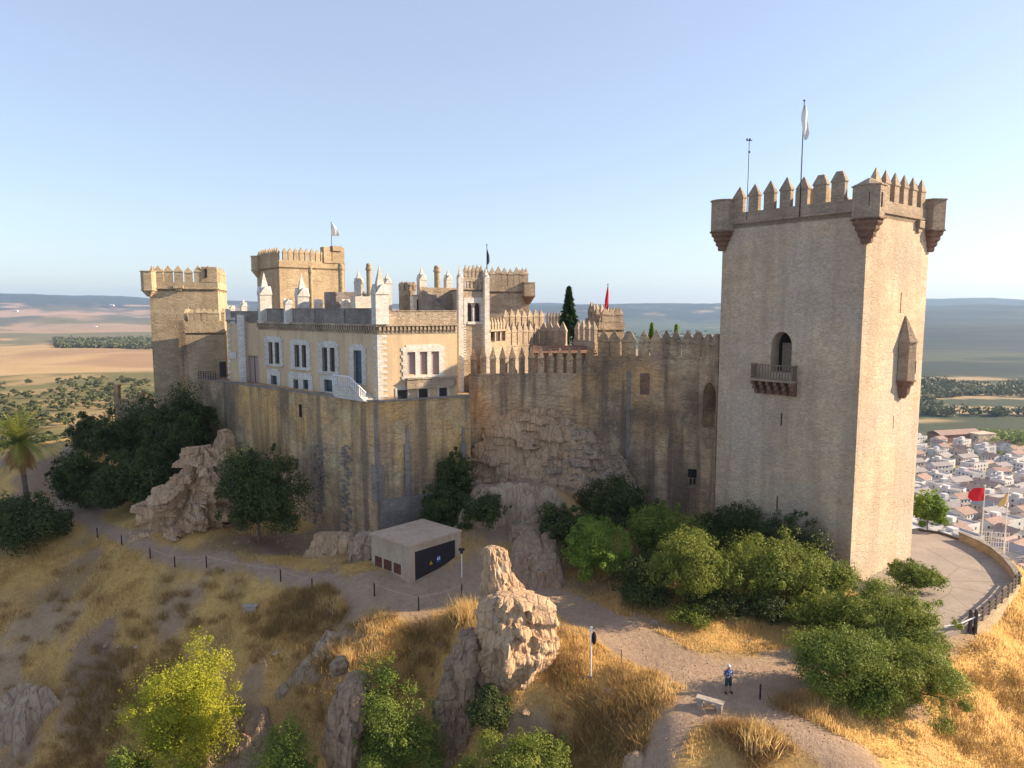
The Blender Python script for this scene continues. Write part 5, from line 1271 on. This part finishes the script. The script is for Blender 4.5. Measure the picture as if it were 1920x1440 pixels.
s_ = fast_mesh('dry_scrub', V, Q, M['scrub'], k=3); tag(s_, 'brown dry scrub cushions on the shaded slopes', 'scrub', kind='stuff')
# loose gravel
rs = np.random.RandomState(61); n = 26000; y = 36+rs.rand(n)**.9*34; x = (rs.rand(n)*2-1)*.76*y; pm_, _ = masks(x,y); k_ = (rs.rand(n) < .15+.85*pm_) & ~in_poly(x,y,PLAT); x, y = x[k_], y[k_]; n = len(x)
s1 = .015+.045*rs.rand(n)**3; z = height(x,y); P_ = np.stack([x,y,z+s1*.2],1); V = []
for d in ((1,0,0),(0,1,0),(-1,0,0),(0,-1,0),(0,0,.8),(0,0,-.8)): V.append(P_+np.array(d)*s1[:,None]*(.7+.6*rs.rand(n,1)))
V = np.stack(V,1).reshape(-1,3); b6 = np.arange(n)[:,None]*6; Q = np.concatenate([b6+np.array(f) for f in ((0,1,4),(1,2,4),(2,3,4),(3,0,4),(1,0,5),(2,1,5),(3,2,5),(0,3,5))],0)
o = fast_mesh('gravel', V, Q, M['rock'], k=3); tag(o, 'loose gravel scattered over paths and bare soil', 'gravel', kind='stuff')
# single tufts that stand out
def tuft(px, py, z, h, label, m='grass', n=240, sp=.28, wd=.03):
    c = at_z(px,py,z); V, Q = blades(np.array([c.x]), np.array([c.y]), np.array([h]), wd, n, int(px), .8, sp)
    o = fast_mesh('grass_tuft', V, Q, M[m], k=3, loc=(c.x,c.y,gz(c.x,c.y))); tag(o, label, 'grass tuft')
tuft(872,1148,-.1,1.5,'tall golden grass tuft at the left foot of the tall boulder',n=420,sp=.5)
tuft(650,1250,-3.4,1.0,'golden tuft growing from the small rock on the grey slab')
tuft(640,1155,-1.8,1.1,'upright straw tuft on the slope below the hut')
tuft(1420,1398,-.7,1.0,'straw coloured tuft beside the spiky bush at the bottom',n=420,sp=.5)
tuft(1175,1415,-2.6,.9,'brown fan shaped tuft above the pale bottom boulder','scrub')

# ------------------------------------------------------------------ posts, ropes, bench, lamp, rails
def post(px, py, z, h, label, group='fence posts along the left path', r=.06):
    c = at_z(px,py,z); g0 = gz(c.x,c.y); mb = MB(); mb.lathe((c.x,c.y,g0-.1), [(r,0),(r*.95,h),(r*.5,h+.05)], 8)
    return tag(mb.build('fence_post', M['metal'], loc=(c.x,c.y,g0)), label, 'post', group), Vector((c.x,c.y,g0+h-.1))
LP = [(134,983,'post at the far bend of the left path under the dark trees'),(182,998,'dark post on the left path below the dense dark tree'),(228,1014,'dark post on the left path before the outcrop'),(281,1030,'dark post beside the lowest step of the outcrop'),(327,1042,'thickest looking post below the outcrop'),(387,1055,'dark post below the buttress rock'),(526,1080,'dark post on the path under the solitary dark tree'),(585,1094,'leaning dark post near the scrub left of the hut'),(702,1117,'dark post in front of the windowless hut wall'),(785,1130,'dark post in front of the garage door'),(866,1118,'dark post between hut and tall boulder')]
tops = []
for px,py,lab in LP:
    tops.append(post(px,py,0,1.15,lab)[1])
for px,py,z,lab in [(70,1246,-6.5,'thin dark post on the bare slope at far left'),(140,1258,-6.5,'thin dark post above the scrub at lower left'),(30,1242,-6.5,'thin leaning post nearest the left edge')]: post(px,py,z,.8,lab,'thin posts on the lower left slope',.035)
tops2 = []
post(1425,1312,0,1.0,'dark post at the path edge right of the person','posts around the path at right')
def rope(name, pts, label, r=.022, sag=.14, m='rope', cat='rope'):
    mb = MB()
    for a, b_ in zip(pts[:-1],pts[1:]):
        mb.tube([a.lerp(b_,i/8)-Vector((0,0,sag*4*(i/8)*(1-i/8))) for i in range(9)], r, 5)
    return tag(mb.build(name, M[m]), label, cat)
rope('rope', tops[3:8], 'rope strung between the posts of the left path below the outcrop')
rope('rope', tops[8:11], 'sagging rope between posts in front of the hut')
a, b_, c = at_z(1052,1195,.1)+Vector((0,0,1.0)), at_z(1112,1225,.1)+Vector((0,0,1.1)), at_z(1165,1240,0)+Vector((0,0,.75))
for q, lab in ((a,'wooden handrail post beside the tall boulder'),(c,'wooden handrail post at the edge of the golden grass')):
    mb = MB(); g0 = gz(q.x,q.y); mb.tube([(q.x,q.y,g0-.1),(q.x,q.y,q.z+.05)],.045,7); tag(mb.build('fence_post', M['wood']), lab, 'post', 'posts around the path at right')
rope('handrail', [a,b_,c], 'pale rope handrail running from the boulder to the golden grass', .03, .08, 'rope', 'handrail')
# leaning signpost with a dark bag
q = at_z(1108,1262,-.2); g0 = gz(q.x,q.y); sg = empty('signpost', (q.x,q.y,g0), 'pale slim signpost with a black bag hanging near its top beside the handrail', 'signpost')
ht = at(1110,1176,q.y).z-g0; mb = MB(); mb.tube([(q.x,q.y,g0-.1),(q.x,q.y,g0+ht)],.04,8); mb.box((q.x,q.y-.03,g0+ht-.25),(.14,.05,.3)); mb.build('pole', M['pole'], sg)
mb = MB(); mb.lathe((q.x+.17,q.y,g0+ht-1.15), [(.04,0),(.13,.12),(.17,.45),(.12,.7),(.05,.85)], 9); mb.build('bag', M['bag'], sg)
mb = MB(); mb.box((q.x,q.y,g0+.02),(1.1,.12,.08),.1); mb.build('cross_rail', M['wood'], sg)
# little metal hoop
q = at_z(1272,1275,0); g0 = gz(q.x,q.y); mb = MB(); mb.tube([(q.x-.35,q.y,g0-.1),(q.x-.35,q.y,g0+.55),(q.x+.3,q.y-.05,g0+.5),(q.x+.3,q.y-.05,g0-.1)],.025,6); tag(mb.build('barrier_hoop', M['rope']), 'thin metal hoop at the edge of the golden grass by the path', 'barrier')
# bench
q0, q1 = at_z(1310,1322,0), at_z(1352,1334,0); c = (q0+q1)/2; g0 = max(gz(c.x,c.y), gz(q0.x,q0.y), gz(q1.x,q1.y)); rz = math.atan2(q1.y-q0.y,q1.x-q0.x); ln = (q1-q0).length+.25
bn = empty('bench', (c.x,c.y,g0), 'backless stone bench on the bare path in front of the person', 'bench')
mb = MB(); mb.box((c.x,c.y,g0+.42),(ln,.46,.1),rz); mb.build('seat', M['benchstone'], bn)
for s__ in (-.36,.36):
    mb = MB(); mb.box((c.x+math.cos(rz)*s__*ln,c.y+math.sin(rz)*s__*ln,g0-.1),(.3,.36,.52),rz); mb.build('leg', M['benchstone'], bn)
q = at_z(468,1108,-.6); mb = MB(); g0 = gz(q.x,q.y); mb.box((q.x,q.y,g0-.1),(1.1,.45,.5),-.05); mb.box((q.x,q.y,g0+.4),(1.25,.6,.1),-.05); tag(mb.build('stone_bench', M['benchstone']), 'pale block seat on the slope just below the left path', 'bench')
# lamp by the hut
q = at_z(866,1092,.2); g0 = gz(q.x,q.y); lm = empty('street_lamp', (q.x,q.y,g0), 'slim lamp post with a dark head at the right corner of the hut', 'lamp')
mb = MB(); mb.tube([(q.x,q.y,g0-.1),(q.x,q.y,g0+2.3)],.045,8); mb.build('pole', M['pole'], lm)
mb = MB(); mb.box((q.x,q.y,g0+2.3),(.5,.3,.16)); mb.lathe((q.x,q.y,g0+2.0),[(.06,0),(.12,.12),(.1,.3)],8); mb.build('lamp_head', M['metal'], lm)
# terrace parapet wall and rail
edge = [at_z(*p) for p in [(1722,995,0),(1765,1001,0),(1800,1013,0),(1835,1028,0),(1862,1043,0),(1885,1063,0),(1900,1082,0),(1909,1097,0)]]
pw = empty('parapet_wall', tuple(edge[3]), 'low curved parapet wall at the back of the paved terrace', 'wall')
def strip_wall(mb, pts, z0, z1, th):
    for a, b_ in zip(pts[:-1],pts[1:]):
        F = Facade(a[:2],b_[:2]); F.box(mb, 0, F.L, z0, z1, -th/2, th/2)
mb = MB(); strip_wall(mb, edge[2:], -.6, .75, .35); mb.build('wall', M['tower'], pw); mb = MB(); strip_wall(mb, edge[2:], .75, .86, .5); mb.build('coping', M['parapet'], pw)
mb = MB(); strip_wall(mb, edge[:3], -.5, .2, .3); mb.build('kerb', M['railwood'], pw)
e2 = [at_z(*p) for p in [(1909,1097,0),(1893,1118,0),(1862,1147,0),(1828,1177,0)]]
rw = empty('timber_railing', tuple(e2[-1]), 'dark timber railing along the near edge of the paved terrace', 'railing')
mb = MB()
for a, b_ in zip(e2[:-1],e2[1:]):
    F = Facade(a[:2],b_[:2])
    for z_, h_ in ((.25,.16),(.55,.16),(.85,.16)): F.box(mb, 0, F.L, z_, z_+h_, -.06, .02)
mb.build('rail', M['railwood'], rw)
mb = MB(); strip_wall(mb, e2, -1.2, .08, .3); mb.build('kerb', M['tower'], rw)
nn = 9
for i in range(nn):
    f_ = i/(nn-1)*(len(e2)-1); k = min(int(f_), len(e2)-2); p_ = e2[k].lerp(e2[k+1], f_-k); mb = MB(); mb.box((p_.x,p_.y,-.3),(.12,.12,1.45 if i < nn-1 else 1.7),.4); mb.build('post', M['railwood'], rw)
q = e2[-1]
for dx, lab in ((-.35,'left one of the two thick timber gate posts at the end of the railing'),(.05,'right one of the two thick timber gate posts at the end of the railing')):
    mb = MB(); mb.lathe((q.x+dx-.15,q.y-.2,-.4),[(.13,0),(.13,1.75),(.06,1.85)],10); tag(mb.build('gate_post', M['railwood']), lab, 'post', 'gate posts of the terrace')
pts = [at_z(1768,1190,-.1)+Vector((0,0,.6)), at_z(1800,1188,-.1)+Vector((0,0,.75)), at_z(1835,1180,-.1)+Vector((0,0,1.1))]
mb = MB(); mb.tube(pts, .05, 8)
tag(mb.build('handrail', M['pole']), 'white tube handrail curving away from the timber railing', 'handrail')
for px,py,lab in ((1772,1212,'thin dark post where the white handrail ends'),): post(px,py,-.3,.9,lab,'posts around the path at right',.045)
# flagpoles and fence below the terrace
def tflag(px, base_py, top_py, Y, cloth, label, shape, cl2=None):
    b_ = at(px,base_py,Y); g0 = gz(b_.x,Y); r_ = flag(px, base_py, top_py, Y, M[cloth], 1, label, M['pole'], .07, 'flag', 'flag', shape, z0=g0, group='flags behind the terrace'); return r_
tflag(1839,1025,912,74,'flagred','red flag hanging on the left white pole behind the terrace',[(-.15,-1.2,-.06),(-.6,-1.7,-.06),(-1.2,-1.8,-.06),(-1.55,-1.3,-.06)])
tflag(1882,1040,918,72,'flagsand','drooping sand coloured flag on the right white pole behind the terrace',[(-.3,-.12,-.06),(-.8,-.5,-.06),(-1.4,-.95,-.06),(-1.75,-1.1,-.5)])
fe = empty('mesh_fence', tuple(at(1850,1020,70.5)), 'white mesh fence panel between the two flagpoles', 'fence'); mb = MB()
a0 = at(1836,1000,71); g0 = -1.2
for i in range(13): mb.box((a0.x+i*.22,71-.25*i*.22,g0-.5),(.035,.035,2.1))
for z_ in (0,.5,1.,1.5): mb.hexa([(a0.x,71-.02,g0+z_),(a0.x+2.64,70.32,g0+z_),(a0.x+2.64,70.36,g0+z_),(a0.x,71.02,g0+z_),(a0.x,71-.02,g0+z_+.04),(a0.x+2.64,70.32,g0+z_+.04),(a0.x+2.64,70.36,g0+z_+.04),(a0.x,71.02,g0+z_+.04)])
mb.build('panel', M['pole'], fe)

# ------------------------------------------------------------------ person
pp = at_z(1365,1299,0); pg = gz(pp.x,pp.y); RZ = R(12)
per = empty('person', (pp.x,pp.y,pg), 'person in a blue and white patterned shirt, dark shorts and pale cap on the path', 'person')
def pw_(p): return (p[0]*math.cos(RZ)-p[1]*math.sin(RZ), p[0]*math.sin(RZ)+p[1]*math.cos(RZ), p[2])
vs = []; rd = []; ed = []
def add(p, r, par=None):
    vs.append(pw_(p)); rd.append(r)
    if par is not None: ed.append((par,len(vs)-1))
    return len(vs)-1
pel = add((0,0,.94),.125); sp = add((0,.01,1.14),.115,pel); ch = add((0,.01,1.34),.13,sp); nk = add((0,0,1.5),.052,ch); hb = add((0,-.015,1.575),.068,nk); hd_ = add((0,-.025,1.65),.088,hb); ht_ = add((0,-.015,1.725),.06,hd_); no = add((0,-.125,1.625),.016,hd_)
for s__ in (-1,1):
    er = add((s__*.092,0,1.64),.018,hd_)
    shd = add((s__*.17,0,1.42),.062,ch); el = add((s__*.27,.03,1.14),.043,shd); wr = add((s__*.13,-.2,1.07),.029,el); pa = add((s__*.085,-.255,1.075),.033,wr)
    for k,(dx,dy,dz,l) in enumerate([(-.6,-.5,.35,.055),(-.7,-.65,.12,.075),(-.75,-.65,0,.082),(-.75,-.6,-.12,.076),(-.7,-.5,-.22,.06)]):
        f0 = add((s__*(.085+dx*.03),-.255+dy*.035,1.075+dz*.08),.011,pa); f1_ = add((s__*(.085+dx*(.03+l*.6)),-.255+dy*(.035+l*.5),1.075+dz*.14),.009,f0); add((s__*(.085+dx*(.03+l)),-.255+dy*(.035+l*.35),1.07+dz*.12),.007,f1_)
    hp = add((s__*.1,0,.88),.092,pel); kn = add((s__*.13,-.015,.49),.062,hp); cf = add((s__*.145,.01,.34),.058,kn); an = add((s__*.155,.01,.085),.04,cf); add((s__*.19,-.15,.045),.036,an)
me = bpy.data.meshes.new('body'); me.from_pydata(vs, ed, []); me.materials.append(M['skin'])
bo = bpy.data.objects.new('body', me); sc.collection.objects.link(bo); bo.parent = per; ORG[bo.name] = ORG[per.name]
md = bo.modifiers.new('skin','SKIN'); md.use_smooth_shade = True
for v_, r_ in zip(me.skin_vertices[0].data, rd): v_.radius = (r_,r_)
me.skin_vertices[0].data[0].use_root = True
bo.modifiers.new('sub','SUBSURF').levels = 1; bo.modifiers['sub'].render_levels = 1
t = NT('patterned_shirt'); t.base(t.mix(t.rng(t.vor(t.pos(),11.),.3,.42), (.66,.70,.80), (.04,.07,.18))); M['shirt'] = t.mat
M['shorts'] = plain('teal_shorts', (.02,.05,.075), .8, .2); M['shoe'] = plain('dark_red_shoe', (.06,.02,.015), .7, .2); M['cap'] = plain('pale_cap', (.6,.6,.62), .8, .1)
def loft(mb, rings, n=14):
    b0 = len(mb.v); V = []
    for cx_,cy_,cz_,rx_,ry_ in rings:
        for k in range(n):
            a_ = 2*math.pi*k/n; q = pw_((cx_+rx_*math.cos(a_), cy_+ry_*math.sin(a_), cz_)); V.append((q[0]+pp.x,q[1]+pp.y,q[2]+pg))
    mb.add(V, [(i*n+k,i*n+(k+1)%n,(i+1)*n+(k+1)%n,(i+1)*n+k) for i in range(len(rings)-1) for k in range(n)]); mb.sm = True
mb = MB(); loft(mb, [(0,.01,.86,.185,.15),(0,.01,1.0,.18,.145),(0,.01,1.2,.185,.145),(0,.01,1.36,.2,.145),(0,.01,1.44,.19,.11),(0,.0,1.49,.09,.08)])
for s__ in (-1,1): loft(mb, [(s__*.25,.02,1.2,.075,.075),(s__*.22,.015,1.3,.085,.085),(s__*.17,.01,1.42,.085,.09),(s__*.1,0,1.46,.06,.07)])
mb.build('shirt', M['shirt'], per)
mb = MB(); loft(mb, [(0,0,.8,.185,.14),(0,0,.96,.175,.14)])
for s__ in (-1,1): loft(mb, [(s__*.13,-.01,.46,.09,.095),(s__*.12,-.005,.65,.1,.105),(s__*.1,0,.86,.105,.12)])
mb.build('shorts', M['shorts'], per)
for s__ in (-1,1):
    mb = MB(); loft(mb, [(s__*.18,-.075,-.0,.06,.15),(s__*.18,-.075,.05,.06,.15),(s__*.172,-.04,.1,.05,.09)]); q = pw_((s__*.172,-.04,.1)); mb.f.append(tuple(range(28,42))); mb.m.append(0); mb.build('shoe', M['shoe'], per)
mb = MB(); loft(mb, [(0,-.02,1.665,.106,.115),(0,-.018,1.72,.1,.108),(0,-.015,1.765,.06,.065),(0,-.015,1.775,.01,.01)]); loft(mb, [(0,-.09,1.668,.085,.12),(0,-.09,1.682,.085,.12)]); mb.build('cap', M['cap'], per)
for s__ in (-1,1):
    mb = MB(); q = pw_((s__*.035,-.106,1.645)); mb.lathe((q[0]+pp.x,q[1]+pp.y,q[2]+pg-.01),[(.004,0),(.013,.01),(.004,.02)],8); mb.build('eye', M['bag'], per)
mb = MB(); q = pw_((0,-.105,1.59)); mb.box((q[0]+pp.x,q[1]+pp.y,q[2]+pg),(.045,.012,.01),RZ); mb.build('mouth', M['rust'], per)
mb = MB(); q = pw_((0,-.3,1.06)); mb.box((q[0]+pp.x,q[1]+pp.y,q[2]+pg),(.17,.1,.035),RZ); mb.box((q[0]+pp.x,q[1]+pp.y,q[2]+pg+.035),(.05,.04,.02),RZ); tag(mb.build('handheld_device', M['bag']), "small black device held in the person's hands", 'device')

# ------------------------------------------------------------------ distant olive grove
rs = np.random.RandomState(31); cc, rad_ = crown_clumps((0,0,2.3),(2.3,2.3,1.8),12,rs,-.6,.45); V, Q = leaves(cc, rad_, 26, .45, rs)
og = []
for k in range(3):
    rs = np.random.RandomState(31+k); cc, rad_ = crown_clumps((0,0,2.3),(2.2+.3*k,2.3,1.7+.3*k),11,rs,-.6,.45); V, Q = leaves(cc, rad_, 26, .45, rs)
    o = fast_mesh('grove_tree', V, Q, M['leaf_grove']); og.append(o.data); bpy.data.objects.remove(o)
rs = np.random.RandomState(32); cnt = 0; cand = []
for i in range(90):
    for j in range(60):
        a_, D = R(-47+j*.42), 165*1.033**i
        x, y = D*math.sin(a_), D*math.cos(a_)
        if D > 840: continue
        x += rs.normal()*2.2; y += rs.normal()*D*.012
        t_ = x/y
        if t_ > -.505 or t_ < -.78: continue
        if fbm(np.array([x/50]),np.array([y/50]),3)[0] < .47: continue
        cand.append((x,y,D))
cand.sort(key=lambda q: q[2]); step = max(1., len(cand)/290)
sel = [cand[int(i*step)] for i in range(min(290,len(cand)))]
for k,(x,y,D) in enumerate(sel):
    s_ = .75+.6*rs.rand()+.0006*D; o = place(og[k%3],'grove_tree',(x,y,gz(x,y)-.3),rs.rand()*6,None,(s_*1.25,s_*1.25,s_*.85)); tag(o,'grey green olive tree on the terraced hillside beyond the left path','tree','olive trees of the hillside grove')
# dark wood on the left plain and hedges
def wood(name, px0, px1, D0, D1, n, hgt_, m, label, seed, size=2.2, noise_cut=None):
    rs = np.random.RandomState(seed); y = D0+(D1-D0)*rs.rand(n); f = px0+(px1-px0)*rs.rand(n); x = (f-960)/FPX*y
    if noise_cut is not None:
        k = fbm(x/noise_cut[0],y/noise_cut[1],3) > noise_cut[2]; x, y = x[k], y[k]
    z = height(x,y); r_ = hgt_*(.35+.25*rs.rand(len(x)))
    V, Q = leaves(np.stack([x,y,z+r_*.8],1), r_, 22, size, rs); o = fast_mesh(name, V, Q, M[m]); tag(o, label, 'wood', kind='stuff')
wood('distant_wood', 104, 300, 1500, 2050, 900, 17, 'leaf_grove', 'dark strip of woodland crossing the golden fields at left', 41, 3.0)
wood('distant_wood', 1735, 1960, 830, 1250, 800, 14, 'leaf_grove', 'dark belt of trees on the hillside behind the town', 42, 2.4, (160,70,.5))
wood('distant_wood', 1840, 1960, 640, 700, 60, 12, 'leaf_mid', 'clump of green trees beside the long brick building', 43, 1.6)
wood('town_trees', 1735, 1960, 270, 700, 70, 5.5, 'leaf_mid', 'small garden trees scattered among the houses of the town', 44, .9)
wood('distant_wood', 1100, 1340, 2300, 4200, 500, 14, 'leaf_grove', 'thin hedges on the plain behind the battlement wall', 45, 3.6, (500,120,.55))

# ------------------------------------------------------------------ the town below
M['h_white'] = plain('whitewash', (.60,.57,.55), .9, .14, .35); M['h_grey'] = plain('grey_roof_tile', (.30,.27,.265), .9, .25, 1.2); M['h_pale'] = plain('pale_roof_terrace', (.44,.40,.38), .9, .2, .8)
M['h_terra'] = plain('faded_terracotta_roof', (.32,.22,.18), .9, .3, 1.2); M['h_pink'] = plain('pink_roof_tile', (.42,.30,.27), .9, .2, 1.); M['h_cream'] = plain('cream_wall', (.52,.43,.34), .9, .1, .6)
def house_meshes(kind, w_, d_, h_, wallm, roofm):
    """returns wall mesh, roof mesh, window mesh, door mesh about the base centre"""
    out = []
    mb = MB(); mb.box((0,0,-3),(w_,d_,h_+3))
    if kind == 'gable': mb.add([(-w_/2+.0,-d_/2,h_),(-w_/2,d_/2,h_),(-w_/2,0,h_+d_*.22),(w_/2,-d_/2,h_),(w_/2,d_/2,h_),(w_/2,0,h_+d_*.22)],[(0,2,1),(3,4,5)])
    else:
        for x_,y_,a_,b_ in ((0,-d_/2+.1,w_,.2),(0,d_/2-.1,w_,.2),(-w_/2+.1,0,.2,d_-.4),(w_/2-.1,0,.2,d_-.4)): mb.box((x_,y_,h_),(a_,b_,.7))
        mb.box((w_*.22,d_*.2,h_+.03),(w_*.3,d_*.3,2.0))
    out.append((mb,wallm))
    mb = MB(); e = .35
    if kind == 'gable':
        zr_ = h_+d_*.22
        for s__ in (-1,1): mb.hexa([(-w_/2-e,s__*(d_/2+e),h_-.1),(w_/2+e,s__*(d_/2+e),h_-.1),(w_/2+e,0,zr_+.02),(-w_/2-e,0,zr_+.02),(-w_/2-e,s__*(d_/2+e),h_+.1),(w_/2+e,s__*(d_/2+e),h_+.1),(w_/2+e,0,zr_+.22),(-w_/2-e,0,zr_+.22)])
        mb.box((w_*.25,d_*.15,h_+.4),(.7,.7,d_*.22+.6))
    else: mb.box((0,0,h_-.05),(w_-.4,d_-.4,.07))
    out.append((mb,roofm))
    mb = MB()
    for fl in range(int(h_//2.8)):
        for i in range(int(w_//2.6)):
            x_ = -w_/2+1.2+i*2.5
            mb.box((x_,-d_/2-.02,fl*2.8+1.1),(.9,.06,1.2)); mb.box((x_,d_/2+.02,fl*2.8+1.1),(.9,.06,1.2))
        for s__ in (-1,1): mb.box((s__*(w_/2+.02),-d_*.2,fl*2.8+1.1),(.06,.9,1.2))
    out.append((mb,M['glass'])); mb = MB(); mb.box((w_/2-1,-d_/2-.03,0),(1.0,.06,2.1)); out.append((mb,M['railwood']))
    ms = []
    for (mb,m),nm in zip(out,('wall','roof','window','door')):
        me = bpy.data.meshes.new(nm); me.from_pydata(mb.v,[],mb.f); me.materials.append(m); me.update(); ms.append(me)
    return ms
HV = [(house_meshes('gable',11,9,5.6,M['h_white'],M['h_terra']),'white two storey house with a faded terracotta roof'),(house_meshes('gable',13,8,5.6,M['h_white'],M['h_grey']),'white long house with a grey tiled roof'),
      (house_meshes('flat',10,9,5.8,M['h_white'],M['h_pale']),'white house with a pale flat roof terrace'),(house_meshes('gable',9,8,3.2,M['h_cream'],M['h_pink']),'low cream house with a pinkish roof'),(house_meshes('gable',14,9,6.0,M['h_cream'],M['h_grey']),'cream house with a wide grey roof'),(house_meshes('flat',12,10,6,M['h_white'],M['h_grey']),'white house with a grey flat roof')]
wu = MB(); wu.box((0,0,0),(.9,.07,1.2)); wum = bpy.data.meshes.new('window'); wum.from_pydata(wu.v,[],wu.f); wum.materials.append(M['glass'])
SZ = [(11,9,5.6),(13,8,5.6),(10,9,5.8),(9,8,3.2),(14,9,6.0),(12,10,6)]
def joined(ms):
    me = bpy.data.meshes.new('house'); V = []; F = []; I = []
    for k_, m_ in enumerate(ms):
        n0 = len(V); V += [tuple(v.co) for v in m_.vertices]; F += [tuple(a+n0 for a in p_.vertices) for p_ in m_.polygons]; I += [k_]*len(m_.polygons); me.materials.append(m_.materials[0])
    me.from_pydata(V,[],F); me.polygons.foreach_set('material_index', I); me.update(); return me
JH = [joined(h[0]) for h in HV]
rs = np.random.RandomState(51); cnt = 0; D = 238.
while D < 760 and cnt < 298:
    a_ = R(29.7)+rs.rand()*6/D
    while a_ < R(37.2) and cnt < 298:
        x, y = D*math.sin(a_), D*math.cos(a_); jx, jy = rs.normal()*1.4, rs.normal()*2.0; k = rs.choice(6, p=[.26,.17,.19,.12,.12,.14])
        x += jx; y += jy; z = gz(x,y); ms, lab = HV[k]; rz = rs.choice([0,math.pi/2])+rs.normal()*.15+.4
        zone = 'near' if D < 335 else 'middle' if D < 480 else 'far'
        label = lab+{'near':' in the nearest streets below the terrace','middle':' in the middle of the town','far':' at the far side of the town'}[zone]
        gr = 'houses of the town: '+lab+', '+zone+' streets'
        if zone == 'near':
            root = empty('house',(x,y,z),label,'house',gr)
            for me, nm in ((ms[0],'wall'),(ms[1],'roof'),(ms[3],'door')): place(me,nm,(x,y,z),rz,root)
            w_, d_, h_ = SZ[k]; ca, sa = math.cos(rz), math.sin(rz)
            for fl in range(int(h_//2.8)):
                spots = [(-w_/2+1.2+i*2.5,-d_/2-.02,0) for i in range(int(w_//2.6))]+[(s__*(w_/2+.02),-d_*.2,math.pi/2) for s__ in (-1,1)]
                for qx,qy,qr in spots: place(wum,'window',(x+qx*ca-qy*sa,y+qx*sa+qy*ca,z+fl*2.8+1.1),rz+qr,root)
        else: tag(place(JH[k],'house',(x,y,z),rz,None,(1+.15*rs.normal(),1,1)),label,'house',gr)
        cnt += 1; a_ += (14.5+rs.rand()*4)/D
    D *= 1.038 if D < 400 else 1.045
print('houses', cnt)
# long brick building and quarry sheds behind the town
q = at(1790,800,655); g0 = gz(q.x,655); wh = empty('warehouse',(q.x,655,g0),'long brick building with a red roof behind the town','building')
mb = MB(); mb.box((q.x,655,g0-2),(46,16,10),.25); mb.build('wall', M['terracotta'], wh); mb = MB(); rz = .25; ca, sa = math.cos(rz), math.sin(rz)
def W2(x_,y_,z_): return (q.x+x_*ca-y_*sa, 655+x_*sa+y_*ca, g0+z_)
for s__ in (-1,1): mb.hexa([W2(-24,s__*9,8),W2(24,s__*9,8),W2(24,0,11),W2(-24,0,11),W2(-24,s__*9,8.3),W2(24,s__*9,8.3),W2(24,0,11.3),W2(-24,0,11.3)])
mb.build('roof', M['h_terra'], wh)
q2 = at(1840,800,650); g1 = gz(q2.x,650); mb = MB(); mb.box((q2.x,650,g1-2),(20,14,11),.25); mb.box((q2.x,650,g1+9),(21,15,.5),.25); tag(mb.build('warehouse', M['h_cream']), 'cream block joined to the end of the long brick building', 'building')
for px,py,D,lab in ((30,583,5200,'white farm on the plain at the far left edge'),(210,572,6200,'white farmhouse on the hazy hills at left'),(178,601,3600,'white shed by the dark fields at left'),(1168,597,3900,'white shed on the plain behind the pale tower'),(1842,727,1150,'white farm buildings on the hillside above the town')):
    q = at(px,py,D); g0 = gz(q.x,D); s_ = D/FPX; mb = MB(); mb.box((q.x,D,g0-3),(s_*7,s_*4,3+s_*2.2)); 
    mb.add([(q.x-s_*3.6,D-s_*2.1,g0+s_*2.2),(q.x+s_*3.6,D-s_*2.1,g0+s_*2.2),(q.x+s_*3.6,D,g0+s_*3.2),(q.x-s_*3.6,D,g0+s_*3.2),(q.x-s_*3.6,D+s_*2.1,g0+s_*2.2),(q.x+s_*3.6,D+s_*2.1,g0+s_*2.2)],[(0,1,2,3),(3,2,5,4),(0,3,4),(1,5,2)])
    tag(mb.build('farmhouse', M['h_white']), lab, 'house')

# ------------------------------------------------------------------ the hazy air
mb = MB(); mb.box((0,5900,-190),(26000,13600,530))
t = bpy.data.materials.new('haze'); t.use_nodes = True; nt = t.node_tree; nt.nodes.remove(nt.nodes['Principled BSDF'])
pv_ = nt.nodes.new('ShaderNodeVolumePrincipled'); pv_.inputs['Color'].default_value = (.44,.66,1,1); pv_.inputs['Density'].default_value = HAZE; pv_.inputs['Anisotropy'].default_value = .2
nt.links.new(pv_.outputs[0], nt.nodes['Material Output'].inputs['Volume'])
tag(mb.build('haze', t), 'thin blue haze over the plain', 'haze', kind='stuff')
